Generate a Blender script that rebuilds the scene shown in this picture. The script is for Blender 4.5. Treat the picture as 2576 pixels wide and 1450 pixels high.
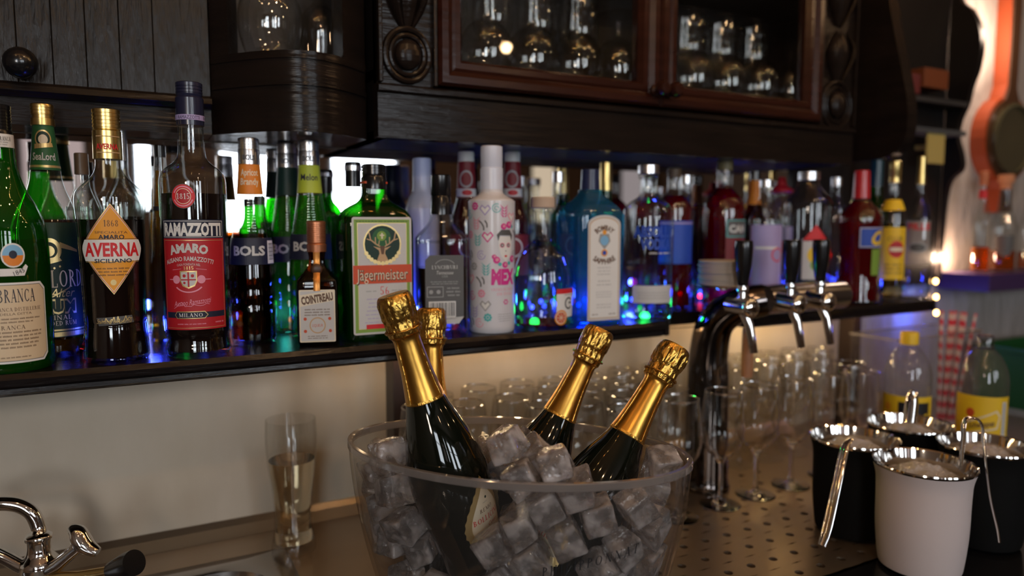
import bpy, bmesh, math, random
from math import sin, cos, pi, radians, sqrt, atan, asin, atan2, hypot
from mathutils import Vector, Matrix, noise as mnoise

for _o in list(bpy.data.objects):
    bpy.data.objects.remove(_o, do_unlink=True)
S = bpy.context.scene
COL = S.collection

# ------------------------------------------------------------------ camera
F, CX, CY = 1800.0, 1288.0, 725.0            # focal length in pixels of the 2576x1450 frame
YAW, PITCH = radians(28.0), math.atan(160 / 1800.0)
EYE = Vector((0, 0, 1.40))
FWD = Vector((sin(YAW) * cos(PITCH), cos(YAW) * cos(PITCH), -sin(PITCH)))
RGT = Vector((cos(YAW), -sin(YAW), 0))
UPV = RGT.cross(FWD)
cd = bpy.data.cameras.new('camera')
cam = bpy.data.objects.new('camera', cd)
COL.objects.link(cam)
cam.location = EYE
cam.rotation_euler = (pi / 2 - PITCH, 0, -YAW)
cd.sensor_width = 36.0
cd.lens = F / 2576 * 36.0
cd.clip_start = 0.02
cd.clip_end = 60
cd.dof.use_dof = True
cd.dof.focus_distance = 0.83
cd.dof.aperture_fstop = 2.2
S.camera = cam

# ------------------------------------------------------------------ world, exposure, big lights
W = bpy.data.worlds.new('world')
S.world = W
W.use_nodes = True
W.node_tree.nodes['Background'].inputs[0].default_value = (0.9, 0.75, 0.6, 1)
W.node_tree.nodes['Background'].inputs[1].default_value = 0.02
S.view_settings.view_transform = 'Standard'
S.view_settings.look = 'None'
S.view_settings.gamma = 1
S.view_settings.use_curve_mapping = False
S.view_settings.exposure = 0.0
S.cycles.max_bounces = 24
S.cycles.diffuse_bounces = 3
S.cycles.glossy_bounces = 5
S.cycles.transmission_bounces = 20
S.cycles.transparent_max_bounces = 40
S.cycles.caustics_reflective = False
S.cycles.caustics_refractive = False
S.cycles.sample_clamp_indirect = 4.0
S.cycles.sample_clamp_direct = 0.0
S.cycles.use_denoising = True

DAY = 12.0                                   # radiance of the daylight in the windows across the room

def lamp(name, loc, energy, color, radius=0.05, kind='POINT', size=None, rot=None):
    d = bpy.data.lights.new(name, kind)
    d.energy = energy
    d.color = color
    if kind == 'POINT':
        d.shadow_soft_size = radius
    if kind == 'SPOT':
        d.shadow_soft_size = radius
        d.spot_size = radians(110)
        d.spot_blend = 0.6
    if kind == 'AREA':
        d.shape = 'DISK'
        d.size = size
    o = bpy.data.objects.new(name, d)
    COL.objects.link(o)
    o.location = loc
    if rot:
        o.rotation_euler = rot
    return o

WARM = (1.0, 0.62, 0.32)
lamp('ceiling_light_side', (-0.70, -0.55, 1.62), 9, (1.0, 0.82, 0.66), 0.08)  # added low lamp that brightens the wall under the shelf
for _i, (_x, _y, _z, _e) in enumerate(((-0.45, 0.30, 2.30, 0.8), (-0.05, 0.10, 2.32, 0.8), (0.40, 0.32, 2.28, 4.0), (0.80, 0.12, 2.32, 1.4), (1.15, 0.40, 2.30, 2.0),
                                    (1.55, 0.20, 2.26, 2.0), (1.90, 0.45, 2.30, 1.6), (2.30, 0.10, 2.20, 2.0), (1.35, -0.60, 2.10, 1.6), (0.55, -0.80, 2.05, 1.0), (0.12, -0.30, 2.15, 6.0))):
    lamp('ceiling_spot', (_x, _y, _z), _e, WARM, 0.016)  # small lamps added for glints on the glasses and brighter ice

# ------------------------------------------------------------------ pixel <-> world helpers
def ray(x, y):
    return FWD + RGT * ((x - CX) / F) - UPV * ((y - CY) / F)
def on_z(x, y, z):
    d = ray(x, y)
    return EYE + d * ((z - EYE.z) / d.z)
def on_y(x, y, Y):
    d = ray(x, y)
    return EYE + d * (Y / d.y)
def azim(x, y=650):
    d = ray(x, y)
    return atan2(d.x, d.y)
def z_at(x, y, P):
    """height of image row y on the vertical through P"""
    d = ray(x, y)
    t = hypot(P[0], P[1]) / hypot(d.x, d.y)
    return EYE.z + d.z * t

# ------------------------------------------------------------------ materials
MATS = {}
def mat(name):
    m = bpy.data.materials.new(name)
    m.use_nodes = True
    m.node_tree.nodes.clear()
    return m, m.node_tree.nodes, m.node_tree.links
def rgba(c):
    return (c[0], c[1], c[2], 1)
def inp(n, k, v):
    if k in n.inputs:
        n.inputs[k].default_value = v
def pbr(name, color, rough=0.5, metal=0.0, coat=0.0, bump=None, mottle=None, spec=0.5, trans=0.0, ior=1.45, sub=0.0):
    """bump=(scale_xyz, strength, distance); mottle=(scale_xyz, color2, contrast)"""
    if name in MATS:
        return MATS[name]
    m, N, L = mat(name)
    out = N.new('ShaderNodeOutputMaterial')
    b = N.new('ShaderNodeBsdfPrincipled')
    L.new(b.outputs[0], out.inputs[0])
    inp(b, 'Base Color', rgba(color)); inp(b, 'Roughness', rough); inp(b, 'Metallic', metal)
    inp(b, 'Coat Weight', coat); inp(b, 'Coat Roughness', 0.08); inp(b, 'Specular IOR Level', spec)
    inp(b, 'Transmission Weight', trans); inp(b, 'IOR', ior)
    if sub:
        inp(b, 'Subsurface Weight', sub); inp(b, 'Subsurface Radius', (0.01, 0.01, 0.01))
    if bump or mottle:
        tc = N.new('ShaderNodeTexCoord')
    def noise_of(scale, detail=5):
        mp = N.new('ShaderNodeMapping')
        mp.inputs['Scale'].default_value = scale
        L.new(tc.outputs['Object'], mp.inputs[0])
        t = N.new('ShaderNodeTexNoise')
        t.inputs['Scale'].default_value = 1.0
        t.inputs['Detail'].default_value = detail
        L.new(mp.outputs[0], t.inputs['Vector'])
        return t
    if bump:
        t = noise_of(bump[0])
        bp = N.new('ShaderNodeBump')
        bp.inputs['Strength'].default_value = bump[1]
        bp.inputs['Distance'].default_value = bump[2]
        L.new(t.outputs[0], bp.inputs['Height'])
        L.new(bp.outputs[0], b.inputs['Normal'])
        if coat and 'Coat Normal' in b.inputs:
            L.new(bp.outputs[0], b.inputs['Coat Normal'])
    if mottle:
        t2 = noise_of(mottle[0])
        r = N.new('ShaderNodeValToRGB')
        w = mottle[2]
        r.color_ramp.elements[0].position = 0.5 - w
        r.color_ramp.elements[1].position = 0.5 + w
        r.color_ramp.elements[0].color = rgba(color)
        r.color_ramp.elements[1].color = rgba(mottle[1])
        L.new(t2.outputs[0], r.inputs[0])
        L.new(r.outputs[0], b.inputs['Base Color'])
    MATS[name] = m
    return m
def thin(name, tint=(0.97, 0.98, 0.97), edge=None, refl=0.05, edge_refl=0.55, rough=0.02, haze=0.0, haze_col=(0.8, 0.78, 0.75), power=3.5):
    """a pane of glass: tinted see-through with a mirror sheen that grows towards grazing view"""
    if name in MATS:
        return MATS[name]
    m, N, L = mat(name)
    out = N.new('ShaderNodeOutputMaterial')
    lw = N.new('ShaderNodeLayerWeight')
    lw.inputs['Blend'].default_value = 0.5
    pw = N.new('ShaderNodeMath'); pw.operation = 'POWER'; pw.inputs[1].default_value = power
    L.new(lw.outputs['Facing'], pw.inputs[0])
    mul = N.new('ShaderNodeMath'); mul.operation = 'MULTIPLY_ADD'
    mul.inputs[1].default_value = edge_refl; mul.inputs[2].default_value = refl
    L.new(pw.outputs[0], mul.inputs[0])
    tr = N.new('ShaderNodeBsdfTransparent')
    mixc = N.new('ShaderNodeMix'); mixc.data_type = 'RGBA'
    mixc.inputs[6].default_value = rgba(tint)
    mixc.inputs[7].default_value = rgba(edge or [c * 0.75 for c in tint])
    L.new(pw.outputs[0], mixc.inputs[0])
    L.new(mixc.outputs[2], tr.inputs[0])
    gl = N.new('ShaderNodeBsdfGlossy'); gl.inputs['Roughness'].default_value = rough
    mx = N.new('ShaderNodeMixShader')
    L.new(mul.outputs[0], mx.inputs[0]); L.new(gl.outputs[0], mx.inputs[2])
    if haze:
        df = N.new('ShaderNodeBsdfDiffuse'); df.inputs[0].default_value = rgba(haze_col)
        tl = N.new('ShaderNodeBsdfTranslucent'); tl.inputs[0].default_value = rgba(haze_col)
        ad = N.new('ShaderNodeMixShader'); ad.inputs[0].default_value = 0.5
        L.new(df.outputs[0], ad.inputs[1]); L.new(tl.outputs[0], ad.inputs[2])
        mh = N.new('ShaderNodeMixShader'); mh.inputs[0].default_value = haze
        L.new(tr.outputs[0], mh.inputs[1]); L.new(ad.outputs[0], mh.inputs[2])
        L.new(mh.outputs[0], mx.inputs[1])
    else:
        L.new(tr.outputs[0], mx.inputs[1])
    L.new(mx.outputs[0], out.inputs[0])
    MATS[name] = m
    return m
def emis(name, color, strength):
    if name in MATS:
        return MATS[name]
    m, N, L = mat(name)
    out = N.new('ShaderNodeOutputMaterial')
    e = N.new('ShaderNodeEmission')
    e.inputs[0].default_value = rgba(color); e.inputs[1].default_value = strength
    L.new(e.outputs[0], out.inputs[0])
    MATS[name] = m
    return m
def ice_mat():
    m, N, L = mat('ice')
    out = N.new('ShaderNodeOutputMaterial')
    tc = N.new('ShaderNodeTexCoord')
    t = N.new('ShaderNodeTexNoise'); t.inputs['Scale'].default_value = 48; t.inputs['Detail'].default_value = 4
    L.new(tc.outputs['Object'], t.inputs['Vector'])
    bp = N.new('ShaderNodeBump'); bp.inputs['Strength'].default_value = 0.7; bp.inputs['Distance'].default_value = 0.006
    L.new(t.outputs[0], bp.inputs['Height'])
    g = N.new('ShaderNodeBsdfGlass'); g.inputs['IOR'].default_value = 1.31; g.inputs['Roughness'].default_value = 0.02
    g.inputs[0].default_value = (0.98, 0.97, 0.97, 1)
    L.new(bp.outputs[0], g.inputs['Normal'])
    tr = N.new('ShaderNodeBsdfTransparent'); tr.inputs[0].default_value = (0.97, 0.96, 0.96, 1)
    df = N.new('ShaderNodeBsdfDiffuse'); df.inputs[0].default_value = (0.86, 0.81, 0.81, 1)
    tl = N.new('ShaderNodeBsdfTranslucent'); tl.inputs[0].default_value = (0.90, 0.84, 0.83, 1)
    L.new(bp.outputs[0], df.inputs['Normal']); L.new(bp.outputs[0], tl.inputs['Normal'])
    a = N.new('ShaderNodeMixShader'); a.inputs[0].default_value = 0.45
    L.new(df.outputs[0], a.inputs[1]); L.new(tl.outputs[0], a.inputs[2])
    b = N.new('ShaderNodeMixShader'); b.inputs[0].default_value = 0.30
    L.new(g.outputs[0], b.inputs[1]); L.new(tr.outputs[0], b.inputs[2])
    t2 = N.new('ShaderNodeTexNoise'); t2.inputs['Scale'].default_value = 46; t2.inputs['Detail'].default_value = 2
    L.new(tc.outputs['Object'], t2.inputs['Vector'])
    r = N.new('ShaderNodeMapRange'); r.inputs[1].default_value = 0.44; r.inputs[2].default_value = 0.62
    r.inputs[3].default_value = 0.16; r.inputs[4].default_value = 0.66
    L.new(t2.outputs[0], r.inputs[0])
    c = N.new('ShaderNodeMixShader')
    L.new(r.outputs[0], c.inputs[0]); L.new(b.outputs[0], c.inputs[1]); L.new(a.outputs[0], c.inputs[2])
    lw = N.new('ShaderNodeLayerWeight'); lw.inputs['Blend'].default_value = 0.28
    L.new(bp.outputs[0], lw.inputs['Normal'])
    gs = N.new('ShaderNodeBsdfGlossy'); gs.inputs['Roughness'].default_value = 0.05
    L.new(bp.outputs[0], gs.inputs['Normal'])
    d = N.new('ShaderNodeMixShader')
    L.new(lw.outputs['Fresnel'], d.inputs[0]); L.new(c.outputs[0], d.inputs[1]); L.new(gs.outputs[0], d.inputs[2])
    L.new(d.outputs[0], out.inputs[0])
    return m

M = {}
M['dark_wood'] = pbr('dark_wood', (0.008, 0.006, 0.005), 0.20, spec=0.20, bump=((14, 14, 190), 0.30, 0.004), mottle=((9, 9, 60), (0.015, 0.010, 0.008), 0.25))
M['plank_wood'] = pbr('plank_wood', (0.009, 0.008, 0.007), 0.27, spec=0.22, bump=((150, 60, 22), 0.55, 0.004), mottle=((70, 40, 5), (0.018, 0.015, 0.013), 0.25))
M['red_wood'] = pbr('red_wood', (0.018, 0.005, 0.003), 0.22, spec=0.35, bump=((30, 30, 120), 0.15, 0.002), mottle=((10, 10, 60), (0.034, 0.010, 0.006), 0.25))
M['shelf_wood'] = pbr('shelf_wood', (0.008, 0.006, 0.006), 0.24, spec=0.35, bump=((30, 220, 220), 0.35, 0.003))
M['black_wood'] = pbr('black_wood', (0.006, 0.005, 0.005), 0.4)
M['wall'] = pbr('plaster_cream', (0.64, 0.55, 0.44), 0.55, bump=((6, 6, 6), 0.25, 0.02), mottle=((11, 9, 4), (0.54, 0.455, 0.345), 0.20))
M['wall_white'] = pbr('plaster_white', (0.36, 0.32, 0.29), 0.8, bump=((9, 9, 4), 0.9, 0.05))
M['room'] = pbr('room_paint', (0.20, 0.14, 0.10), 0.8)
M['ceiling'] = pbr('ceiling_paint', (0.20, 0.14, 0.10), 0.8)
M['floor'] = pbr('floor_boards', (0.06, 0.035, 0.02), 0.5, mottle=((3, 30, 3), (0.10, 0.06, 0.03), 0.3))
M['steel'] = pbr('brushed_steel', (0.46, 0.36, 0.27), 0.30, metal=0.85, bump=((3, 160, 3), 0.06, 0.002), mottle=((5, 9, 5), (0.36, 0.28, 0.20), 0.3))
M['black_stone'] = pbr('black_counter', (0.008, 0.008, 0.009), 0.16, coat=0.4)
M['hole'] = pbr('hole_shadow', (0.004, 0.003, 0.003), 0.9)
M['chrome'] = pbr('chrome', (0.78, 0.76, 0.74), 0.07, metal=1.0)
M['dull_chrome'] = pbr('dull_chrome', (0.45, 0.43, 0.42), 0.22, metal=1.0)
M['dark_chrome'] = pbr('dark_chrome', (0.10, 0.085, 0.08), 0.10, metal=1.0)
M['brass'] = pbr('brass', (0.62, 0.42, 0.16), 0.25, metal=1.0)
M['black_plastic'] = pbr('black_plastic', (0.006, 0.006, 0.007), 0.22, coat=0.3)
M['black_matte'] = pbr('black_matte', (0.004, 0.004, 0.004), 0.75, spec=0.15)
M['white_enamel'] = pbr('white_enamel', (0.62, 0.53, 0.51), 0.55)
M['mirror'] = pbr('mirror_glass', (0.72, 0.72, 0.74), 0.02, metal=1.0)
M['gold_foil'] = pbr('gold_foil', (0.62, 0.33, 0.065), 0.30, metal=1.0, bump=((140, 140, 60), 0.12, 0.002))
M['gold_cap_foil'] = pbr('gold_crinkled_foil', (0.64, 0.38, 0.085), 0.22, metal=1.0, bump=((170, 170, 90), 0.55, 0.004))
M['gold_cap'] = pbr('gold_cap', (0.70, 0.52, 0.20), 0.28, metal=1.0)
M['gold_print'] = pbr('gold_print', (0.72, 0.54, 0.24), 0.35, metal=0.7)
M['silver_cap'] = pbr('silver_cap', (0.68, 0.68, 0.70), 0.25, metal=1.0)
M['copper_cap'] = pbr('copper_cap', (0.50, 0.20, 0.10), 0.38, metal=0.8)
M['champagne_glass'] = pbr('black_green_glass', (0.003, 0.005, 0.003), 0.035, coat=0.3)
M['clear'] = thin('clear_glass', (0.95, 0.97, 0.96), (0.50, 0.55, 0.53), 0.06, 0.75, 0.03, power=3.0)
M['wine'] = thin('wine_glass', (0.98, 0.98, 0.975), (0.88, 0.85, 0.80), 0.07, 0.42, 0.04, power=5.0)
M['wine_solid'] = pbr('wine_glass_solid', (0.98, 0.97, 0.95), 0.0, trans=1.0, ior=1.48)
M['wine_rim'] = thin('wine_glass_rim', (0.95, 0.90, 0.82), (0.85, 0.78, 0.66), 0.80, 0.15, 0.13)
M['pane'] = thin('cabinet_pane', (0.92, 0.92, 0.91), None, 0.035, 0.5)
M['acrylic'] = thin('acrylic', (0.95, 0.94, 0.93), (0.82, 0.79, 0.77), 0.022, 0.45, 0.05, haze=0.022, haze_col=(0.75, 0.70, 0.68))
M['acrylic_rim'] = thin('acrylic_rim', (0.74, 0.70, 0.68), (0.6, 0.56, 0.54), 0.22, 0.5, 0.10, haze=0.34, haze_col=(0.72, 0.68, 0.66))
M['green_glass'] = thin('green_glass', (0.08, 0.60, 0.05), (0.02, 0.2, 0.01), 0.05, 0.5, haze=0.10, haze_col=(0.05, 0.55, 0.03))
M['dark_green_glass'] = thin('dark_green_glass', (0.05, 0.30, 0.03), (0.005, 0.04, 0.005), 0.05, 0.5, haze=0.07, haze_col=(0.02, 0.30, 0.02))
M['blue_gin'] = thin('pale_blue_glass', (0.32, 0.72, 0.86), (0.06, 0.34, 0.55), 0.05, 0.5, haze=0.16, haze_col=(0.08, 0.50, 0.70))
M['amber_glass'] = thin('amber_glass', (0.42, 0.14, 0.02), (0.10, 0.02, 0.0), 0.05, 0.5)
M['ice'] = ice_mat()

def liq(name, col, rough=0.03):
    return pbr(name, col, rough, coat=0.2)
M['amaro'] = liq('dark_amaro', (0.006, 0.003, 0.003))
M['rum'] = liq('dark_rum', (0.030, 0.010, 0.001))
M['amber'] = thin('amber_liquor', (0.50, 0.20, 0.03), (0.15, 0.04, 0.0), 0.02, 0.2)
M['rum_amber'] = thin('rum_amber', (0.40, 0.17, 0.02), (0.10, 0.03, 0.0), 0.02, 0.2, haze=0.15, haze_col=(0.5, 0.22, 0.02))
M['green_liq'] = thin('green_liqueur', (0.10, 0.70, 0.04), (0.03, 0.3, 0.01), 0.02, 0.3, haze=0.2, haze_col=(0.1, 0.6, 0.03))
M['red_liq'] = thin('red_liqueur', (0.50, 0.01, 0.02), (0.12, 0.0, 0.005), 0.02, 0.2, haze=0.22, haze_col=(0.45, 0.004, 0.015))
M['pink_liq'] = thin('pink_liqueur', (0.60, 0.08, 0.05), (0.3, 0.01, 0.01), 0.02, 0.2, haze=0.2, haze_col=(0.6, 0.05, 0.03))
M['clear_liq'] = thin('clear_liquor', (0.93, 0.95, 0.97), (0.6, 0.65, 0.7), 0.01, 0.25)
M['orange_liq'] = thin('orange_liqueur', (0.65, 0.22, 0.03), (0.25, 0.06, 0.0), 0.02, 0.2, haze=0.25, haze_col=(0.6, 0.2, 0.03))
M['yellow_liq'] = thin('yellow_liqueur', (0.75, 0.50, 0.05), (0.3, 0.17, 0.0), 0.02, 0.2, haze=0.3, haze_col=(0.55, 0.33, 0.04))
M['milky'] = pbr('frosted_white_glass', (0.42, 0.45, 0.62), 0.35, coat=0.2)

def ink(name, c, rough=0.5, metal=0.0):
    return pbr('ink_' + name, c, rough, metal)
K = {
    'white': ink('white', (0.72, 0.72, 0.70)), 'black': ink('black', (0.012, 0.012, 0.014)),
    'cream': ink('cream', (0.66, 0.52, 0.34)), 'palecream': ink('palecream', (0.74, 0.66, 0.50)),
    'red': ink('red', (0.42, 0.010, 0.018)), 'brightred': ink('brightred', (0.60, 0.02, 0.025)),
    'darkred': ink('darkred', (0.16, 0.008, 0.014)), 'orange': ink('orange', (0.70, 0.22, 0.02)),
    'amber': ink('amberlabel', (0.78, 0.34, 0.03)), 'gold': M['gold_print'], 'grey': ink('grey', (0.32, 0.32, 0.32)),
    'lightgrey': ink('lightgrey', (0.55, 0.55, 0.54)), 'darkgrey': ink('darkgrey', (0.09, 0.09, 0.09)),
    'navy': ink('navy', (0.010, 0.013, 0.035)), 'blue': ink('blue', (0.02, 0.07, 0.42)),
    'green': ink('green', (0.02, 0.11, 0.035)), 'darkgreen': ink('darkgreen', (0.005, 0.030, 0.018)),
    'leaf': ink('leaf', (0.20, 0.34, 0.05)), 'teal': ink('teal', (0.06, 0.42, 0.42)),
    'magenta': ink('magenta', (0.62, 0.03, 0.26)), 'pink': ink('pink', (0.72, 0.28, 0.38)),
    'yellow': ink('yellow', (0.78, 0.52, 0.02)), 'lime': ink('lime', (0.42, 0.50, 0.04)),
    'brown': ink('brown', (0.12, 0.06, 0.03)), 'sky': ink('sky', (0.20, 0.45, 0.70)), 'tan': ink('tan', (0.52, 0.34, 0.18)),
    'jag': ink('burntorange', (0.56, 0.075, 0.02)), 'lilac': ink('lilac', (0.36, 0.30, 0.55)),
}

# ------------------------------------------------------------------ objects and tags
def tag(o, label, cat, group=None, kind=None):
    o['label'] = label
    o['category'] = cat
    if group: o['group'] = group
    if kind: o['kind'] = kind
    return o
def empty(name, loc, rotz=0.0, label=None, cat=None, group=None):
    o = bpy.data.objects.new(name, None)
    o.empty_display_size = 0.02
    COL.objects.link(o)
    o.location = loc
    o.rotation_euler = (0, 0, rotz)
    if label: tag(o, label, cat, group)
    return o
def obj(name, bm, mats, parent=None, smooth=True, sharp=35, label=None):
    me = bpy.data.meshes.new(name)
    bmesh.ops.recalc_face_normals(bm, faces=bm.faces)
    bm.to_mesh(me); bm.free()
    for m in (mats if isinstance(mats, (list, tuple)) else [mats]):
        me.materials.append(m)
    if smooth:
        me.shade_smooth()
        if sharp:
            me.set_sharp_from_angle(angle=radians(sharp))
    o = bpy.data.objects.new(name, me)
    COL.objects.link(o)
    if parent is not None: o.parent = parent
    if label: o['label'] = label
    return o
def struct(o):
    o['kind'] = 'structure'
    return o
def copy_tree(o, parent=None):
    c = o.copy()
    COL.objects.link(c)
    if parent is not None: c.parent = parent
    for ch in o.children:
        copy_tree(ch, c)
    return c

# ------------------------------------------------------------------ shape helpers
def BM():
    return bmesh.new()
def box(bm, x0, x1, y0, y1, z0, z1, bev=0.0, mi=0, seg=2):
    vs = [bm.verts.new((x, y, z)) for z in (z0, z1) for y in (y0, y1) for x in (x0, x1)]
    fs = [bm.faces.new([vs[i] for i in q]) for q in ((0, 2, 3, 1), (4, 5, 7, 6), (0, 1, 5, 4), (2, 6, 7, 3), (0, 4, 6, 2), (1, 3, 7, 5))]
    for f in fs: f.material_index = mi
    if bev:
        es = {e for f in fs for e in f.edges}
        r = bmesh.ops.bevel(bm, geom=list(es), offset=bev, segments=seg, affect='EDGES', profile=0.6)
        for f in r['faces']: f.material_index = mi
    return bm
def smooth_prof(pts, k=5):
    """Catmull-Rom through points; a repeated point makes a corner"""
    out = []
    n = len(pts)
    for i in range(n - 1):
        p1, p2 = pts[i], pts[i + 1]
        if p1 == p2:
            continue
        p0 = pts[i - 1] if i > 0 else p1
        p3 = pts[i + 2] if i + 2 < n else p2
        for j in range(k):
            t = j / k
            out.append(tuple(0.5 * ((2 * b) + (-a + c) * t + (2 * a - 5 * b + 4 * c - d) * t * t + (-a + 3 * b - 3 * c + d) * t ** 3)
                             for a, b, c, d in zip(p0, p1, p2, p3)))
    out.append(pts[-1])
    return out
def lathe(bm, prof, seg=48, mi=0, ratio=1.0, n=2.0, knurl=None, center=(0, 0), caps=(True, True), ripple=None):
    """prof = [(r, z)...]; n > 2 gives a rounded-square section of half sizes r and r*ratio; knurl=(count, depth)"""
    rings = []
    for (r, z) in prof:
        if r <= 1e-6:
            rings.append([bm.verts.new((center[0], center[1], z))])
            continue
        ring = []
        for i in range(seg):
            a = 2 * pi * i / seg
            ca, sa = cos(a), sin(a)
            k = 1.0
            if knurl: k += knurl[1] / r * (1 if i % 2 else 0)
            if ripple: k += ripple(a, z) / r
            if n == 2.0:
                x, y = r * k * ca, r * k * sa * ratio
            else:
                e = 2.0 / n
                x = r * k * math.copysign(abs(ca) ** e, ca)
                y = r * k * ratio * math.copysign(abs(sa) ** e, sa)
            ring.append(bm.verts.new((center[0] + x, center[1] + y, z)))
        rings.append(ring)
    for A, B in zip(rings, rings[1:]):
        if len(A) == 1 and len(B) == 1: continue
        for i in range(seg):
            j = (i + 1) % seg
            if len(A) == 1: f = bm.faces.new((A[0], B[j], B[i]))
            elif len(B) == 1: f = bm.faces.new((A[i], A[j], B[0]))
            else: f = bm.faces.new((A[i], A[j], B[j], B[i]))
            f.material_index = mi
    if caps[0] and len(rings[0]) > 1: bm.faces.new(rings[0][::-1]).material_index = mi
    if caps[1] and len(rings[-1]) > 1: bm.faces.new(rings[-1]).material_index = mi
    return bm
def tube(bm, pts, r, seg=14, mi=0, cap=True, flat=1.0):
    """round bar along a polyline; r may be a number or a list"""
    pts = [Vector(p) for p in pts]
    rs = r if isinstance(r, (list, tuple)) else [r] * len(pts)
    rings = []
    up = Vector((0, 0, 1))
    prev = None
    for i, p in enumerate(pts):
        t = (pts[min(i + 1, len(pts) - 1)] - pts[max(i - 1, 0)]).normalized()
        if prev is None:
            a = t.cross(up)
            if a.length < 1e-3: a = t.cross(Vector((1, 0, 0)))
            a.normalize()
        else:
            a = (prev - t * prev.dot(t)).normalized()
        prev = a
        b = t.cross(a)
        rings.append([bm.verts.new(p + a * rs[i] * cos(2 * pi * k / seg) + b * rs[i] * flat * sin(2 * pi * k / seg)) for k in range(seg)])
    for A, B in zip(rings, rings[1:]):
        for k in range(seg):
            j = (k + 1) % seg
            bm.faces.new((A[k], A[j], B[j], B[k])).material_index = mi
    if cap:
        bm.faces.new(rings[0][::-1]).material_index = mi
        bm.faces.new(rings[-1]).material_index = mi
    return bm
def curve_pts(pts, k=6):
    return smooth_prof([tuple(p) for p in pts], k)
def prism(bm, poly, z0, z1, mi=0):
    """vertical prism over a plan polygon"""
    A = [bm.verts.new((x, y, z0)) for x, y in poly]
    B = [bm.verts.new((x, y, z1)) for x, y in poly]
    n = len(poly)
    for i in range(n):
        j = (i + 1) % n
        bm.faces.new((A[i], A[j], B[j], B[i])).material_index = mi
    bm.faces.new(A[::-1]).material_index = mi
    bm.faces.new(B).material_index = mi
    return bm
def plate(bm, poly, axis, c0, c1, mi=0):
    """prism over a polygon in a vertical plane: axis 'x' -> poly is (y, z), axis 'y' -> poly is (x, z)"""
    f = (lambda p, c: (c, p[0], p[1])) if axis == 'x' else (lambda p, c: (p[0], c, p[1]))
    A = [bm.verts.new(f(p, c0)) for p in poly]
    B = [bm.verts.new(f(p, c1)) for p in poly]
    n = len(poly)
    for i in range(n):
        j = (i + 1) % n
        bm.faces.new((A[i], A[j], B[j], B[i])).material_index = mi
    bm.faces.new(A[::-1]).material_index = mi
    bm.faces.new(B).material_index = mi
    return bm
def ball(bm, c, r, seg=16, sx=1, sy=1, sz=1, mi=0):
    b = bmesh.ops.create_uvsphere(bm, u_segments=seg, v_segments=max(6, seg // 2), radius=r)
    for v in b['verts']:
        v.co = Vector((v.co.x * sx + c[0], v.co.y * sy + c[1], v.co.z * sz + c[2]))
    for v in b['verts']:
        for f in v.link_faces: f.material_index = mi
    return bm

# ------------------------------------------------------------------ lettering
_TXT = {}
def text_mesh(s, bold=0.0):
    key = (s, bold)
    if key in _TXT: return _TXT[key]
    cu = bpy.data.curves.new('t', 'FONT')
    cu.body = s; cu.align_x = 'LEFT'; cu.resolution_u = 2; cu.offset = bold
    o = bpy.data.objects.new('t', cu)
    COL.objects.link(o)
    dg = bpy.context.evaluated_depsgraph_get()
    dg.update()
    me = o.evaluated_get(dg).to_mesh()
    V = [(v.co.x, v.co.y) for v in me.vertices]
    P = [tuple(p.vertices) for p in me.polygons]
    o.evaluated_get(dg).to_mesh_clear()
    bpy.data.objects.remove(o, do_unlink=True)
    bpy.data.curves.remove(cu)
    if V:
        x0 = min(v[0] for v in V); x1 = max(v[0] for v in V)
        y0, y1 = 0.0, 0.73
        V = [((v[0] - (x0 + x1) / 2) / y1, v[1] / y1 - 0.5) for v in V]
    _TXT[key] = (V, P)
    return _TXT[key]
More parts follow.
